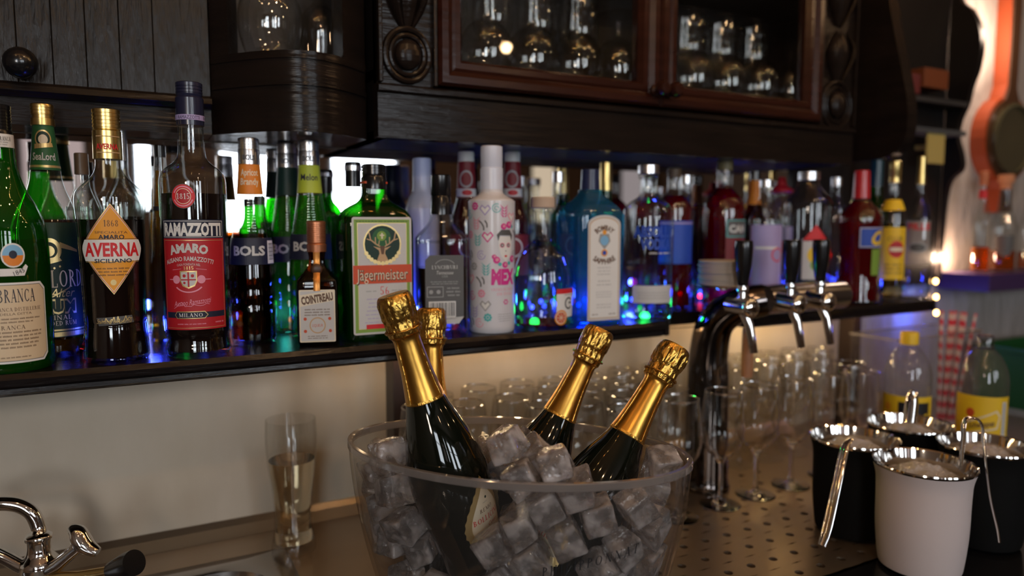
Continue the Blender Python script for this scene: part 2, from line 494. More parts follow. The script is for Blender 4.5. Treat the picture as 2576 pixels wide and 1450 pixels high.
# a small serif alphabet drawn from strokes: l = line (x0,y0,x1,y1,width), a = arc (cx,cy,rx,ry,from,to,wide,thin)
TK, TN = 0.15, 0.055
def _sf(x, y, w=0.30): return ('l', x - w / 2, y, x + w / 2, y, 0.045)
SER = {
    'P': (0.66, [('l', .17, 0, .17, 1, TK), _sf(.17, .02), _sf(.15, .98, .26), ('a', .22, .73, .36, .25, -90, 90, TK, TN)]),
    'H': (0.86, [('l', .17, 0, .17, 1, TK), ('l', .69, 0, .69, 1, TK), ('l', .17, .5, .69, .5, TN), _sf(.17, .02), _sf(.17, .98), _sf(.69, .02), _sf(.69, .98)]),
    'I': (0.40, [('l', .2, 0, .2, 1, TK), _sf(.2, .02), _sf(.2, .98)]),
    'L': (0.64, [('l', .17, 0, .17, 1, TK), _sf(.17, .98), ('l', .04, .02, .58, .02, TN), ('l', .57, 0, .57, .22, TN)]),
    'O': (0.92, [('a', .46, .5, .38, .48, 0, 360, TK, TN)]),
    'N': (0.90, [('l', .16, 0, .16, 1, TN), ('l', .74, 0, .74, 1, TN), ('l', .14, .99, .74, .01, TK), _sf(.16, .02, .26), _sf(.12, .98, .2), _sf(.74, .98, .26)]),
    'A': (0.84, [('l', .14, 0, .42, 1, TN), ('l', .42, 1, .70, 0, TK), ('l', .24, .34, .60, .34, TN), _sf(.13, .02, .24), _sf(.71, .02, .28)]),
    'T': (0.74, [('l', .37, 0, .37, 1, TK), _sf(.37, .02), ('l', .06, .97, .68, .97, TN), ('l', .07, .80, .07, .98, TN), ('l', .67, .80, .67, .98, TN)]),
    'R': (0.80, [('l', .17, 0, .17, 1, TK), _sf(.17, .02), _sf(.15, .98, .26), ('a', .22, .74, .34, .24, -90, 90, TK, TN), ('l', .34, .5, .70, .01, TK)]),
    'E': (0.68, [('l', .17, 0, .17, 1, TK), ('l', .06, .02, .60, .02, TN), ('l', .06, .98, .58, .98, TN), ('l', .17, .5, .46, .5, TN), ('l', .59, 0, .59, .2, TN), ('l', .57, .8, .57, 1, TN)]),
    'M': (1.04, [('l', .15, 0, .15, 1, TN), ('l', .86, 0, .86, 1, TK), ('l', .15, 1, .50, .04, TK), ('l', .50, .04, .86, 1, TN), _sf(.15, .02, .24), _sf(.86, .02), _sf(.12, .98, .18), _sf(.9, .98, .2)]),
    'B': (0.74, [('l', .17, 0, .17, 1, TK), _sf(.15, .02, .26), _sf(.15, .98, .26), ('a', .22, .76, .30, .22, -90, 90, TK, TN), ('a', .22, .27, .37, .25, -90, 90, TK, TN)]),
    'C': (0.80, [('a', .46, .5, .38, .48, 50, 310, TK, TN), ('l', .71, .68, .71, .92, TN), ('l', .71, .1, .71, .28, TN)]),
    'S': (0.62, [('a', .31, .75, .21, .23, 40, 270, .12, TN), ('a', .31, .26, .22, .24, -140, 90, .12, TN)]),
    'D': (0.86, [('l', .17, 0, .17, 1, TK), _sf(.15, .02, .26), _sf(.15, .98, .26), ('a', .22, .5, .50, .48, -90, 90, TK, TN)]),
    'U': (0.86, [('l', .18, .3, .18, 1, TK), ('l', .70, .3, .70, 1, TN), ('a', .44, .3, .26, .28, 180, 360, .1, TN), _sf(.18, .98), _sf(.70, .98, .24)]),
    'Z': (0.70, [('l', .08, .02, .62, .02, TN), ('l', .08, .98, .62, .98, TN), ('l', .60, .98, .10, .02, TK)]),
    'F': (0.62, [('l', .17, 0, .17, 1, TK), _sf(.17, .02), ('l', .06, .98, .56, .98, TN), ('l', .17, .5, .44, .5, TN), ('l', .55, .8, .55, 1, TN)]),
    'V': (0.82, [('l', .12, 1, .41, 0, TK), ('l', .41, 0, .69, 1, TN), _sf(.13, .98, .28), _sf(.70, .98, .24)]),
    'Y': (0.8, [('l', .12, 1, .40, .45, TK), ('l', .40, .45, .67, 1, TN), ('l', .40, 0, .40, .47, TK), _sf(.40, .02), _sf(.13, .98, .26), _sf(.68, .98, .22)]),
    '1': (0.5, [('l', .27, 0, .27, 1, TK), ('l', .08, .8, .27, .98, TN), _sf(.27, .02)]),
    '8': (0.64, [('a', .32, .75, .20, .22, 0, 360, .12, TN), ('a', .32, .26, .25, .25, 0, 360, .13, TN)]),
    '5': (0.62, [('l', .14, .98, .54, .98, .08), ('l', .15, .5, .15, .98, .07), ('a', .28, .30, .24, .28, -150, 110, .13, TN)]),
    '6': (0.62, [('a', .31, .28, .23, .26, 0, 360, .12, TN), ('a', .42, .45, .34, .52, 100, 190, .12, TN)]),
    ' ': (0.34, []), '-': (0.4, [('l', .06, .42, .34, .42, .07)]), '.': (0.26, [('l', .1, .05, .17, .05, .1)]),
}
def serif_mesh(s, track=0.06):
    V, P = [], []
    x = 0.0
    def quad(a, b, c, d):
        i = len(V); V.extend((a, b, c, d)); P.append((i, i + 1, i + 2, i + 3))
    for ch in s:
        w, st = SER.get(ch, (0.5, [('l', .25, 0, .25, 1, TK)]))
        for q in st:
            if q[0] == 'l':
                _, x0, y0, x1, y1, wd = q
                L = hypot(x1 - x0, y1 - y0); nx, ny = -(y1 - y0) / L * wd / 2, (x1 - x0) / L * wd / 2
                if abs(y1 - y0) > 0.3 and abs(x1 - x0) > 0.05:
                    nx, ny = wd / 2 * (1.05), 0
                quad((x + x0 - nx, y0 - ny), (x + x1 - nx, y1 - ny), (x + x1 + nx, y1 + ny), (x + x0 + nx, y0 + ny))
            else:
                _, cx, cy, rx, ry, a0, a1, wk, tn = q
                n = max(6, int(abs(a1 - a0) / 18))
                pr = None
                for i in range(n + 1):
                    a = radians(a0 + (a1 - a0) * i / n)
                    th = tn + (wk - tn) * abs(cos(a)) ** 1.5
                    o = (x + cx + rx * cos(a), cy + ry * sin(a))
                    ii = (x + cx + (rx - th) * cos(a), cy + (ry - th) * sin(a))
                    if pr: quad(pr[0], o, ii, pr[1])
                    pr = (o, ii)
        x += w + track
    x -= track
    V = [(v[0] - x / 2, v[1] - 0.5) for v in V]
    return V, P

class Decal:
    """printed things in flat coordinates: u to the right, v DOWN, unit = photo pixel at that bottle"""
    def __init__(self):
        self.items = []
    def add(self, V, P, m, layer):
        self.items.append((V, P, m, layer)); return self
    def poly(self, pts, m, layer=0):
        return self.add(list(pts), [tuple(range(len(pts)))], m, layer)
    def rect(self, x0, y0, x1, y1, m, layer=0, r=0.0, cut=None):
        if cut:
            c = cut
            return self.poly([(x0 + c, y0), (x1 - c, y0), (x1, y0 + c), (x1, y1 - c), (x1 - c, y1), (x0 + c, y1), (x0, y1 - c), (x0, y0 + c)], m, layer)
        if r:
            P = []
            for cx, cy, a0 in ((x1 - r, y0 + r, -90), (x1 - r, y1 - r, 0), (x0 + r, y1 - r, 90), (x0 + r, y0 + r, 180)):
                for i in range(5):
                    a = radians(a0 + i * 22.5); P.append((cx + r * cos(a), cy + r * sin(a)))
            return self.poly(P, m, layer)
        return self.poly([(x0, y0), (x1, y0), (x1, y1), (x0, y1)], m, layer)
    def disc(self, cx, cy, r, m, layer=0, ry=None, n=24):
        ry = ry or r
        return self.poly([(cx + r * cos(2 * pi * i / n), cy + ry * sin(2 * pi * i / n)) for i in range(n)], m, layer)
    def ring(self, cx, cy, r0, r1, m, layer=0, n=28, a0=0, a1=360, ky=1.0):
        V, P = [], []
        for i in range(n + 1):
            a = radians(a0 + (a1 - a0) * i / n)
            V += [(cx + r0 * cos(a), cy + r0 * ky * sin(a)), (cx + r1 * cos(a), cy + r1 * ky * sin(a))]
            if i: P.append((2 * i - 2, 2 * i - 1, 2 * i + 1, 2 * i))
        return self.add(V, P, m, layer)
    def frame(self, x0, y0, x1, y1, w, m, layer=0):
        for q in ((x0, y0, x1, y0 + w), (x0, y1 - w, x1, y1), (x0, y0 + w, x0 + w, y1 - w), (x1 - w, y0 + w, x1, y1 - w)):
            self.rect(*q, m, layer)
        return self
    def line(self, pts, w, m, layer=1):
        for (xa, ya), (xb, yb) in zip(pts, pts[1:]):
            L = hypot(xb - xa, yb - ya) or 1
            nx, ny = -(yb - ya) / L * w / 2, (xb - xa) / L * w / 2
            self.poly([(xa - nx, ya - ny), (xb - nx, yb - ny), (xb + nx, yb + ny), (xa + nx, ya + ny)], m, layer)
        return self
    def text(self, s, cx, cy, h, m, layer=1, w=None, arc=None, slant=0.0, rot=0.0, serif=False, bold=0.0, lines=False):
        V, P = serif_mesh(s) if serif else text_mesh(s, bold)
        if not V: return self
        W = max(v[0] for v in V) - min(v[0] for v in V)
        sx = (w / W) if w else h
        out = []
        for (x, y) in V:
            X, Y = (x + slant * y) * sx, -y * h
            if arc:
                a = X / arc
                X, Y = (arc - Y) * sin(a), arc - (arc - Y) * cos(a)
            if rot:
                c, s_ = cos(rot), sin(rot)
                X, Y = X * c - Y * s_, X * s_ + Y * c
            out.append((cx + X, cy + Y))
        return self.add(out, P, m, layer)
    def scribble(self, x0, x1, y, amp, w, m, layer=1, seed=1, n=14):
        rnd = random.Random(seed)
        pts = [(x0 + (x1 - x0) * i / n, y + amp * (rnd.random() - 0.5) * (2 if i % 3 == 0 else 1)) for i in range(n + 1)]
        return self.line(pts, w, m, layer)
    def microtext(self, x0, x1, y0, y1, rows, m, layer=1, seed=1, fill=0.55):
        """rows of words too small to read in the photo"""
        rnd = random.Random(seed)
        for r in range(rows):
            yc = y0 + (y1 - y0) * (r + 0.5) / rows
            h = (y1 - y0) / rows * fill
            ind = rnd.random() * (x1 - x0) * 0.15
            x = x0 + ind
            while x < x1 - ind:
                wl = h * (1.5 + rnd.random() * 3.5)
                e = min(x + wl, x1 - ind)
                k = x
                while k < e:
                    self.rect(k, yc - h * (0.3 + 0.2 * rnd.random()), min(k + h * 0.38, e), yc + h * 0.4, m, layer)
                    k += h * 0.62
                x = e + h * 0.7
        return self
    def build(self, name, parent, mapf, step=6.0, lift=0.00012, base=0.0004, label=None):
        bm = bmesh.new()
        mats = []
        for V, P, m, layer in self.items:
            if m not in mats: mats.append(m)
            mi = mats.index(m)
            t = bmesh.new()
            vs = [t.verts.new((v[0], v[1], 0)) for v in V]
            for p in P:
                try: t.faces.new([vs[i] for i in p])
                except ValueError: pass
            u0 = min(v[0] for v in V); u1 = max(v[0] for v in V)
            if u1 - u0 > step and step:
                k = math.ceil(u0 / step)
                while k * step < u1:
                    bmesh.ops.bisect_plane(t, geom=t.verts[:] + t.edges[:] + t.faces[:], plane_co=(k * step, 0, 0), plane_no=(1, 0, 0), dist=1e-6)
                    k += 1
            v0 = min(v[1] for v in V); v1 = max(v[1] for v in V)
            vstep = 14.0
            if v1 - v0 > vstep and step:
                k = math.ceil(v0 / vstep)
                while k * vstep < v1:
                    bmesh.ops.bisect_plane(t, geom=t.verts[:] + t.edges[:] + t.faces[:], plane_co=(0, k * vstep, 0), plane_no=(0, 1, 0), dist=1e-6)
                    k += 1
            mp = {}
            for v in t.verts:
                mp[v] = bm.verts.new(mapf(v.co.x, v.co.y, base + layer * lift))
            for f in t.faces:
                try:
                    nf = bm.faces.new([mp[v] for v in f.verts]); nf.material_index = mi
                except ValueError: pass
            t.free()
        me = bpy.data.meshes.new(name)
        bm.to_mesh(me); bm.free()
        for m in mats: me.materials.append(m)
        o = bpy.data.objects.new(name, me)
        COL.objects.link(o)
        if parent is not None: o.parent = parent
        if label: o['label'] = label
        return o

# ------------------------------------------------------------------ the room
CT, SH, WY = 0.92, 1.24, 1.165               # counter top, bar shelf top, plane of the wall behind the bar
SF = 0.915                                   # front edge of the bar shelf
def colx(x, Y, y=650): return on_y(x, y, Y).x
RX0, RX1, RY0, RZ1 = -2.6, 4.4, -3.0, 2.75
CABX1 = colx(2147, 0.985, 300)
NICHE = 1.9

struct(obj('floor', box(BM(), RX0 - .1, RX1 + .1, RY0 - .1, WY + .1, -0.1, 0), M['floor'], smooth=False))
struct(obj('ceiling', box(BM(), RX0 - .1, RX1 + .1, RY0 - .1, WY + .1, RZ1, RZ1 + .1), M['ceiling'], smooth=False))
struct(obj('wall_left', box(BM(), RX0 - .1, RX0, RY0, WY, 0, RZ1), M['room'], smooth=False))
struct(obj('wall_right', box(BM(), RX1, RX1 + .1, RY0, WY, 0, RZ1), M['room'], smooth=False))
b = BM(); box(b, RX0, CABX1 + 0.30, WY, WY + .1, 0, RZ1)
struct(obj('wall_back', b, M['wall'], smooth=False))
b = BM(); box(b, CABX1 + 0.30, RX1, WY, WY + .1, 0, RZ1)
struct(obj('wall_end', b, M['wall_white'], smooth=False))
# wall across the room with its windows
YM = 2 * WY - RY0
def wx(px): return on_y(px, 450, YM).x
WIN = [(wx(335), wx(388), 1.48, 2.45, (0.86, 0.93, 1.0), DAY), (wx(548), wx(702), 1.28, 2.45, (0.86, 0.93, 1.0), DAY), (wx(828), wx(1002), 1.46, 2.45, (0.86, 0.93, 1.0), DAY),
       (wx(1330), wx(1405), 1.40, 2.3, (1.0, 0.80, 0.56), 0.75), (wx(1555), wx(1645), 1.45, 2.3, (1.0, 0.86, 0.84), 0.35), (wx(45), wx(225), 1.42, 2.2, (1.0, 0.78, 0.74), 0.55), (-1.75, -0.95, 1.2, 2.45, (0.86, 0.93, 1.0), DAY)]
WIN.sort()
b = BM(); xs = RX0
for (x0, x1, z0, z1, _c, _e) in WIN:
    box(b, xs, x0, RY0 - .1, RY0, 0, RZ1)
    box(b, x0, x1, RY0 - .1, RY0, 0, z0); box(b, x0, x1, RY0 - .1, RY0, z1, RZ1)
    xs = x1
box(b, xs, RX1, RY0 - .1, RY0, 0, RZ1)
struct(obj('wall_front', b, M['room'], smooth=False))
for i, (x0, x1, z0, z1, wc, we) in enumerate(WIN):
    b = BM()
    w = 0.025
    for q in ((x0, x0 + w, z0, z1), (x1 - w, x1, z0, z1), (x0, x1, z0, z0 + w), (x0, x1, z1 - w, z1), (x0, x1, 2.02, 2.05)):
        box(b, q[0], q[1], RY0 - .07, RY0 + .01, q[2], q[3])
    wn = struct(obj('window_%d' % (i + 1), b, M['black_wood'], smooth=False))
    obj('pane', box(BM(), x0 + .004, x1 - .004, RY0 - .06, RY0 - .05, z0 + .004, z1 - .004), emis('daylight_pane_%g' % we, wc, we), wn, smooth=False)

# ------------------------------------------------------------------ counter with sink, drain tray
def slab_with_holes(bm, x0, x1, y0, y1, zt, zb, hole, pitch, r, seg=16):
    """plate tiled with cells; hole(x, y) says whether the cell has a round hole"""
    nx = int(round((x1 - x0) / pitch)); ny = int(round((y1 - y0) / pitch))
    px, py = (x1 - x0) / nx, (y1 - y0) / ny
    for i in range(nx):
        for j in range(ny):
            cx, cy = x0 + (i + .5) * px, y0 + (j + .5) * py
            corners = []
            for k in range(seg):
                a = 2 * pi * k / seg
                m_ = max(abs(cos(a)) / (px / 2), abs(sin(a)) / (py / 2))
                corners.append((cx + cos(a) / m_, cy + sin(a) / m_))
            O = [bm.verts.new((p[0], p[1], zt)) for p in corners]
            I = [bm.verts.new((cx + r * cos(2 * pi * k / seg), cy + r * sin(2 * pi * k / seg), zt)) for k in range(seg)]
            D = [bm.verts.new((v.co.x, v.co.y, zb)) for v in I]
            for k in range(seg):
                n_ = (k + 1) % seg
                bm.faces.new((O[k], O[n_], I[n_], I[k]))
                bm.faces.new((I[k], I[n_], D[n_], D[k]))
    return bm
CX0, CX1, CY0 = -1.3, 1.95, 0.63
SK = (-0.42, 0.185, 0.55, 1.062)               # sink cut-out  x0 x1 y0 y1
TR = (0.60, 1.08, 0.63, 1.04)                # perforated part
b = BM()
for q in ((CX0, SK[0], CY0, WY), (SK[0], SK[1], SK[3], WY), (SK[1], TR[0], CY0, WY), (TR[0], TR[1], TR[3], WY), (TR[1], CX1, CY0, WY)):
    box(b, q[0], q[1], q[2], q[3], CT - .03, CT)
ctr = obj('steel_counter', b, M['steel'], smooth=False)
tag(ctr, 'brushed steel bar counter with a raised back strip under the cream wall', 'counter')
obj('back_strip', plate(BM(), [(WY - .001, CT + .0003), (WY - .030, CT + .0003), (WY - .010, CT + .012), (WY - .001, CT + .02)], 'x', CX0, 1.35), M['steel'], ctr, smooth=False)
b = BM(); slab_with_holes(b, TR[0] + .001, TR[1] - .001, TR[2], TR[3] - .001, CT, CT - .012, None, 0.0435, 0.0062)
tray = obj('drain_tray', b, M['steel'], smooth=False)
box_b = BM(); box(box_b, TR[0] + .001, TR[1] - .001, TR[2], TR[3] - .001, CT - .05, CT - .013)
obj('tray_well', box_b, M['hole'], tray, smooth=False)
tag(tray, 'perforated steel drain tray with round holes under the stemmed glasses', 'drain tray')
tray.location.z = 0.0005
# sink bowl with rounded corners
def rrect(x0, x1, y0, y1, r, n=8):
    P = []
    for cx, cy, a0 in ((x1 - r, y0 + r, -90), (x1 - r, y1 - r, 0), (x0 + r, y1 - r, 90), (x0 + r, y0 + r, 180)):
        for i in range(n + 1):
            a = radians(a0 + i * 90 / n); P.append((cx + r * cos(a), cy + r * sin(a)))
    return P
b = BM()
loops = []
for ins, z, rr in ((0.0006, CT - .02, .002), (0.0006, CT + .002, .004), (0.002, CT + .004, .02), (0.03, CT + .005, .06), (0.036, CT + .002, .07), (0.05, CT - .10, .07), (0.09, CT - .16, .05)):
    loops.append([b.verts.new((x, y, z)) for x, y in rrect(SK[0] + ins, SK[1] - ins, SK[2] + ins, SK[3] - ins, max(rr, .003))])
for A, B_ in zip(loops, loops[1:]):
    for i in range(len(A)):
        j = (i + 1) % len(A); b.faces.new((A[i], A[j], B_[j], B_[i]))
b.faces.new(loops[-1])
sink = obj('sink_basin', b, M['dull_chrome'])
tag(sink, 'steel sink basin with a rounded rim below the chrome tap', 'sink')
# dark front bar
b = BM(); box(b, SK[1] + .005, 2.3, 0.25, CY0 - .002, CT - .04, CT, 0.004)
box(b, SK[0] - .9, SK[1] + .004, 0.25, SK[2] - .006, CT - .04, CT, 0.004)
fb = obj('front_counter', b, M['black_stone'], smooth=False)
tag(fb, 'glossy black counter slab in front of the steel drain tray', 'counter')
b = BM(); box(b, CX0, CX1, CY0 + .02, WY - .004, 0.0005, CT - .18); box(b, CX0, CX1, 0.30, 0.36, 0.0005, CT - .042)
box(b, TR[1] + .05, CX1, CY0 + .02, WY - .004, CT - .18, CT - .031); box(b, SK[1] + .02, TR[0] - .02, CY0 + .02, WY - .004, CT - .18, CT - .031)
bb = obj('counter_cabinet', b, M['black_wood'], smooth=False)
tag(bb, 'dark wooden base cabinet carrying the steel counter', 'cabinet')
b = BM(); box(b, TR[1] + .002, 1.24, CY0, 0.80, CT + .0004, CT + .006, 0.002)  # black slab put in where the counter only mirrors the dark pails
mt = obj('bar_mat', b, M['black_stone'], smooth=False)
tag(mt, 'flat black slab on the counter beside the drain tray under the ice pails', 'mat')

# ------------------------------------------------------------------ bar shelf
SX1 = colx(2372, SF, 770)
SXA, SXB, SYN = colx(1700, SF, 850), 0.960, 1.008    # notch for the beer tower
b = BM()
prof = [(WY - .007, SH - .024), (SF + .012, SH - .026), (SF + .006, SH - .022), (SF + .007, SH - .017), (SF + .001, SH - .013), (SF, SH - .006), (SF + .004, SH), (WY - .007, SH)]
plate(b, prof, 'x', -1.2, SXA - .02)
plate(b, prof, 'x', SXB + .02, SX1 - .03)
box(b, SXA - .02, SXB + .02, SYN, WY - .007, SH - .024, SH)
def quarter(cx, cy, r, a0, a1, z0, z1, extra):
    prism(b, [(cx + r * sin(radians(a)), cy - r * cos(radians(a))) for a in range(a0, a1 + 1, 15)] + extra, z0, z1)
quarter(SX1 - .03, SF + .033, .03, 0, 90, SH - .024, SH, [(SX1, WY - .007), (SX1 - .03, WY - .007)])
quarter(SXA - .02, SF + .023, .02, 0, 90, SH - .024, SH, [(SXA, SYN), (SXA - .02, SYN)])
prism(b, [(SXB + .02, SYN), (SXB, SYN)] + [(SXB + .02 - .02 * cos(radians(a)), SF + .023 - .02 * sin(radians(a))) for a in range(0, 91, 15)], SH - .024, SH)
shelf = obj('bar_shelf', b, M['shelf_wood'], smooth=False)
tag(shelf, 'long black wooden shelf with a moulded front edge carrying the liquor bottles', 'shelf')
for px_ in (987, 2112):
    Xp = colx(px_, 1.13, 900)
    b = BM(); box(b, Xp - .014, Xp + .014, 1.085, 1.126, CT + .0005, SH - .0262, 0.002)
    obj('post', b, pbr('post_wood', (0.030, 0.016, 0.012), 0.45, coat=0.15), shelf, smooth=False)
mx1 = CABX1 + .02
CB0 = on_y(955, 345, 0.985).z                 # underside of the cabinets
mir = obj('bar_mirror', box(BM(), -1.2, mx1, WY - .006, WY - .001, SH - .03, CB0 - .001), M['mirror'], smooth=False)
tag(mir, 'long mirror behind the liquor bottles under the dark cabinets', 'mirror')

# ------------------------------------------------------------------ glazed wall cabinet
CF = 0.985                                    # front plane of the cabinets
CB = on_y(955, 345, CF).z                     # underside
CA = on_y(958, 207, CF).z                     # top of the apron
CTOP = 2.25
cx0 = colx(953, CF, 300)
cab = empty('glazed_cabinet', (cx0, WY, CB), 0, 'dark carved wall cabinet with two glazed doors full of stemware', 'cabinet')
def loc(root, bm):
    bmesh.ops.translate(bm, verts=bm.verts, vec=-root.location)
    return bm
x = lambda p, y=150: colx(p, CF, y)
b = BM()
box(b, cx0, CABX1, CF + .02, WY - .003, CB, CB + .012)              # bottom
fl = CA + .022
box(b, cx0, CABX1, CF + .02, WY - .003, fl - .015, fl)              # floor of the glazed part
box(b, cx0, CABX1, WY - .012, WY - .003, CB, CTOP)                  # back
box(b, cx0, cx0 + .015, CF + .01, WY - .003, CB, CTOP)
box(b, CABX1 - .015, CABX1, CF + .01, WY - .003, CB, CTOP)
box(b, cx0, CABX1, CF + .01, WY - .003, CTOP - .03, CTOP)
SH2 = fl + .235
box(b, cx0 + .015, CABX1 - .015, CF + .035, WY - .012, SH2 - .012, SH2)   # inner shelf
obj('carcass', loc(cab, b), M['black_wood'], cab, smooth=False)
b = BM()
plate(b, [(CF, CB), (CF, CA - .014), (CF - .006, CA - .011), (CF - .006, CA - .004), (CF + .002, CA), (CF + .022, CA), (CF + .022, CB)], 'x', cx0 - .001, CABX1 + .001)
obj('apron', loc(cab, b), M['dark_wood'], cab, smooth=False)
def frame_loft(bm, x0, x1, z0, z1, loops):
    R = []
    for ins, y in loops:
        R.append([bm.verts.new(p) for p in ((x0 + ins, y, z0 + ins), (x1 - ins, y, z0 + ins), (x1 - ins, y, z1 - ins), (x0 + ins, y, z1 - ins))])
    for A, B_ in zip(R, R[1:]):
        for i in range(4):
            j = (i + 1) % 4; bm.faces.new((A[i], A[j], B_[j], B_[i]))
    return bm
dxa, dxb, dxc = x(1100), x(1655, 200), x(2060, 230)
for k, (a, c) in enumerate(((dxa, dxb - .001), (dxb + .001, dxc))):
    b = BM()
    frame_loft(b, a, c, CA + .003, CTOP - .05, [(0, CF + .02), (0, CF - .004), (.004, CF - .010), (.014, CF - .010), (.022, CF - .004), (.026, CF - .006), (.034, CF - .006), (.040, CF + .004), (.040, CF + .02)])
    dr = obj('door', loc(cab, b), M['red_wood'], cab, smooth=False)
    b = BM(); box(b, a + .036, c - .036, CF + .008, CF + .010, CA + .04, CTOP - .09)
    obj('pane', loc(cab, b), M['pane'], dr, smooth=False)
    kx = (c - .013) if k == 0 else (a + .013)
    b = BM()
    lathe(b, [(0, -.030), (.009, -.029), (.0135, -.022), (.0135, -.017), (.009, -.010), (.006, -.006), (.010, -.002), (.010, .004)], 24)
    bmesh.ops.rotate(b, verts=b.verts, cent=(0, 0, 0), matrix=Matrix.Rotation(-pi / 2, 3, 'X'))
    bmesh.ops.translate(b, verts=b.verts, vec=(kx, CF - .012, CA + .028))
    obj('knob', loc(cab, b), M['red_wood'], dr)
def pilaster(xa, xb, name):
    b = BM(); box(b, xa, xb, CF + .004, CF + .022, CA, CTOP - .05)
    for q in (xa, xb - .006): box(b, q, q + .006, CF - .006, CF + .01, CA, CTOP - .05, 0.002)
    p = obj(name, loc(cab, b), M['dark_wood'], cab, smooth=False)
    b = BM(); cxm, w = (xa + xb) / 2, (xb - xa) / 2 - .008
    rz = on_y(1040, 140, CF).z
    ball(b, (cxm, CF - .002, rz), w * .55, 20, 1, .55, 1.1)
    def ringm(r, t, zc, sq=1.0):
        for i in range(32):
            a0, a1 = 2 * pi * i / 32, 2 * pi * (i + 1) / 32
        pts = [(cxm + r * cos(2 * pi * i / 32), CF + .001, zc + r * sq * sin(2 * pi * i / 32)) for i in range(33)]
        tube(b, pts, t, 8, 0, False)
    ringm(w * .70, .0035, rz, 1.1); ringm(w * .92, .0045, rz, 1.1)
    for zc, sgn in ((rz + w * 1.7, 1), (rz + w * 4.2, 1), (rz + w * 6.7, 1)):   # acanthus leaves climbing the pilaster
        for s in (-1, 0, 1):
            P = curve_pts([(cxm + s * w * .15, CF + .002, zc - w * .8), (cxm + s * w * .55, CF - .006, zc + w * .1), (cxm + s * w * .62, CF - .010, zc + w * .8), (cxm + s * w * .30, CF - .004, zc + w * 1.5)], 5)
            n_ = len(P)
            tube(b, P, [max(.0015, w * .36 * sin(pi * (i + .6) / (n_ + .2)) * (1 if s == 0 else .8)) for i in range(n_)], 10, 0, True, .45)
        ball(b, (cxm, CF - .006, zc + w * .3), w * .22, 10, 1, .6, 1.7)
    obj('carving', loc(cab, b), M['dark_wood'], p)
pilaster(cx0, dxa - .001, 'pilaster'); pilaster(dxc + .001, CABX1, 'pilaster')

# ------------------------------------------------------------------ bow-fronted display cabinet
bx0, bx1 = colx(536, 1.05, 250), cx0 - .006
bow = empty('bow_cabinet', (bx0, WY, CB), 0, 'dark bow-fronted corner cabinet with a curved glass window above the orange liqueur bottle', 'cabinet')
def arc_pts(off=0.0, n=24, a=0.0, c=1.0):
    """the bowed front in plan, from left to right"""
    P = []
    for i in range(n + 1):
        t = a + (c - a) * i / n
        X = bx0 + (bx1 - bx0) * t
        Y = 1.07 + (1.025 - 1.07) * t - 0.075 * sin(pi * t) + off
        P.append((X, Y))
    return P
mz = lambda y_: on_y(750, y_, 0.985).z
z1_, z2_, z3_, z4_ = mz(218), mz(203), mz(150), mz(131)
b = BM()
for off, za, zb_ in ((0, CB, z1_), (-.004, z1_, z2_ - .002), (.002, z2_ - .002, z3_), (-.001, z3_, z4_)):
    prism(b, arc_pts(off) + [(bx1, WY - .003), (bx0, WY - .003)], za, zb_)
obj('curved_base', loc(bow, b), M['dark_wood'], bow, sharp=30)
b = BM()
prism(b, arc_pts(.002, 6, .0, .10) + [(bx0 + .04, 1.10), (bx0, 1.10)], z4_, CTOP)
prism(b, arc_pts(.002, 8, .80, 1.0) + [(bx1, 1.06), (bx0 + (bx1 - bx0) * .80, 1.05)], z4_, CTOP)
prism(b, arc_pts(.002) + [(bx1, WY - .003), (bx0, WY - .003)], CTOP - .06, CTOP)
obj('frame', loc(bow, b), M['dark_wood'], bow, sharp=30)
b = BM(); box(b, bx0, bx1, WY - .012, WY - .003, z4_, CTOP - .06); box(b, bx1 - .012, bx1, 1.06, WY - .012, z4_, CTOP - .06)
obj('back_board', loc(bow, b), M['black_wood'], bow, smooth=False)
b = BM()
A = [b.verts.new((p[0], p[1] + .012, z4_)) for p in arc_pts(0, 20, .09, .81)]
B_ = [b.verts.new((p[0], p[1] + .012, CTOP - .06)) for p in arc_pts(0, 20, .09, .81)]
for i in range(20): b.faces.new((A[i], A[i + 1], B_[i + 1], B_[i]))
obj('curved_pane', loc(bow, b), M['pane'], bow)

# ------------------------------------------------------------------ planked cupboard on the left
PY = 1.065
pl0, pl1 = -1.2, bx0 - .001
pk = empty('planked_cupboard', (0.0 - .3, WY, CB), 0, 'dark cupboard front of upright planks over the tall bottles', 'cupboard')
za, zb_ = on_y(0, 240, PY).z, on_y(0, 203, PY).z
b = BM(); box(b, pl0, pl1, PY + .004, WY - .007, CB, za)
obj('apron', loc(pk, b), M['dark_wood'], pk, smooth=False)
b = BM(); plate(b, [(WY - .007, za), (PY - .004, za), (PY - .012, za + .006), (PY - .010, zb_ - .004), (PY - .004, zb_), (WY - .007, zb_)], 'x', pl0, pl1)
obj('ledge', loc(pk, b), M['dark_wood'], pk, smooth=False)
b = BM()
edges = [pl0] + [colx(p, PY, 100) for p in (-180, -60, 40, 130, 215, 300, 385)] + [pl1]
for i in range(len(edges) - 1):
    box(b, edges[i] + .0002, edges[i + 1] - .0002, PY + (.0008 if i % 2 else 0), WY - .007, zb_, CTOP, 0.0007, 0, 1)
obj('planks', loc(pk, b), M['plank_wood'], pk, smooth=False)
b = BM(); kc = on_y(52, 160, PY - .02)
ball(b, (kc.x, PY - .022, zb_ + .019), .0185, 20)
obj('knob', loc(pk, b), M['black_plastic'], pk)

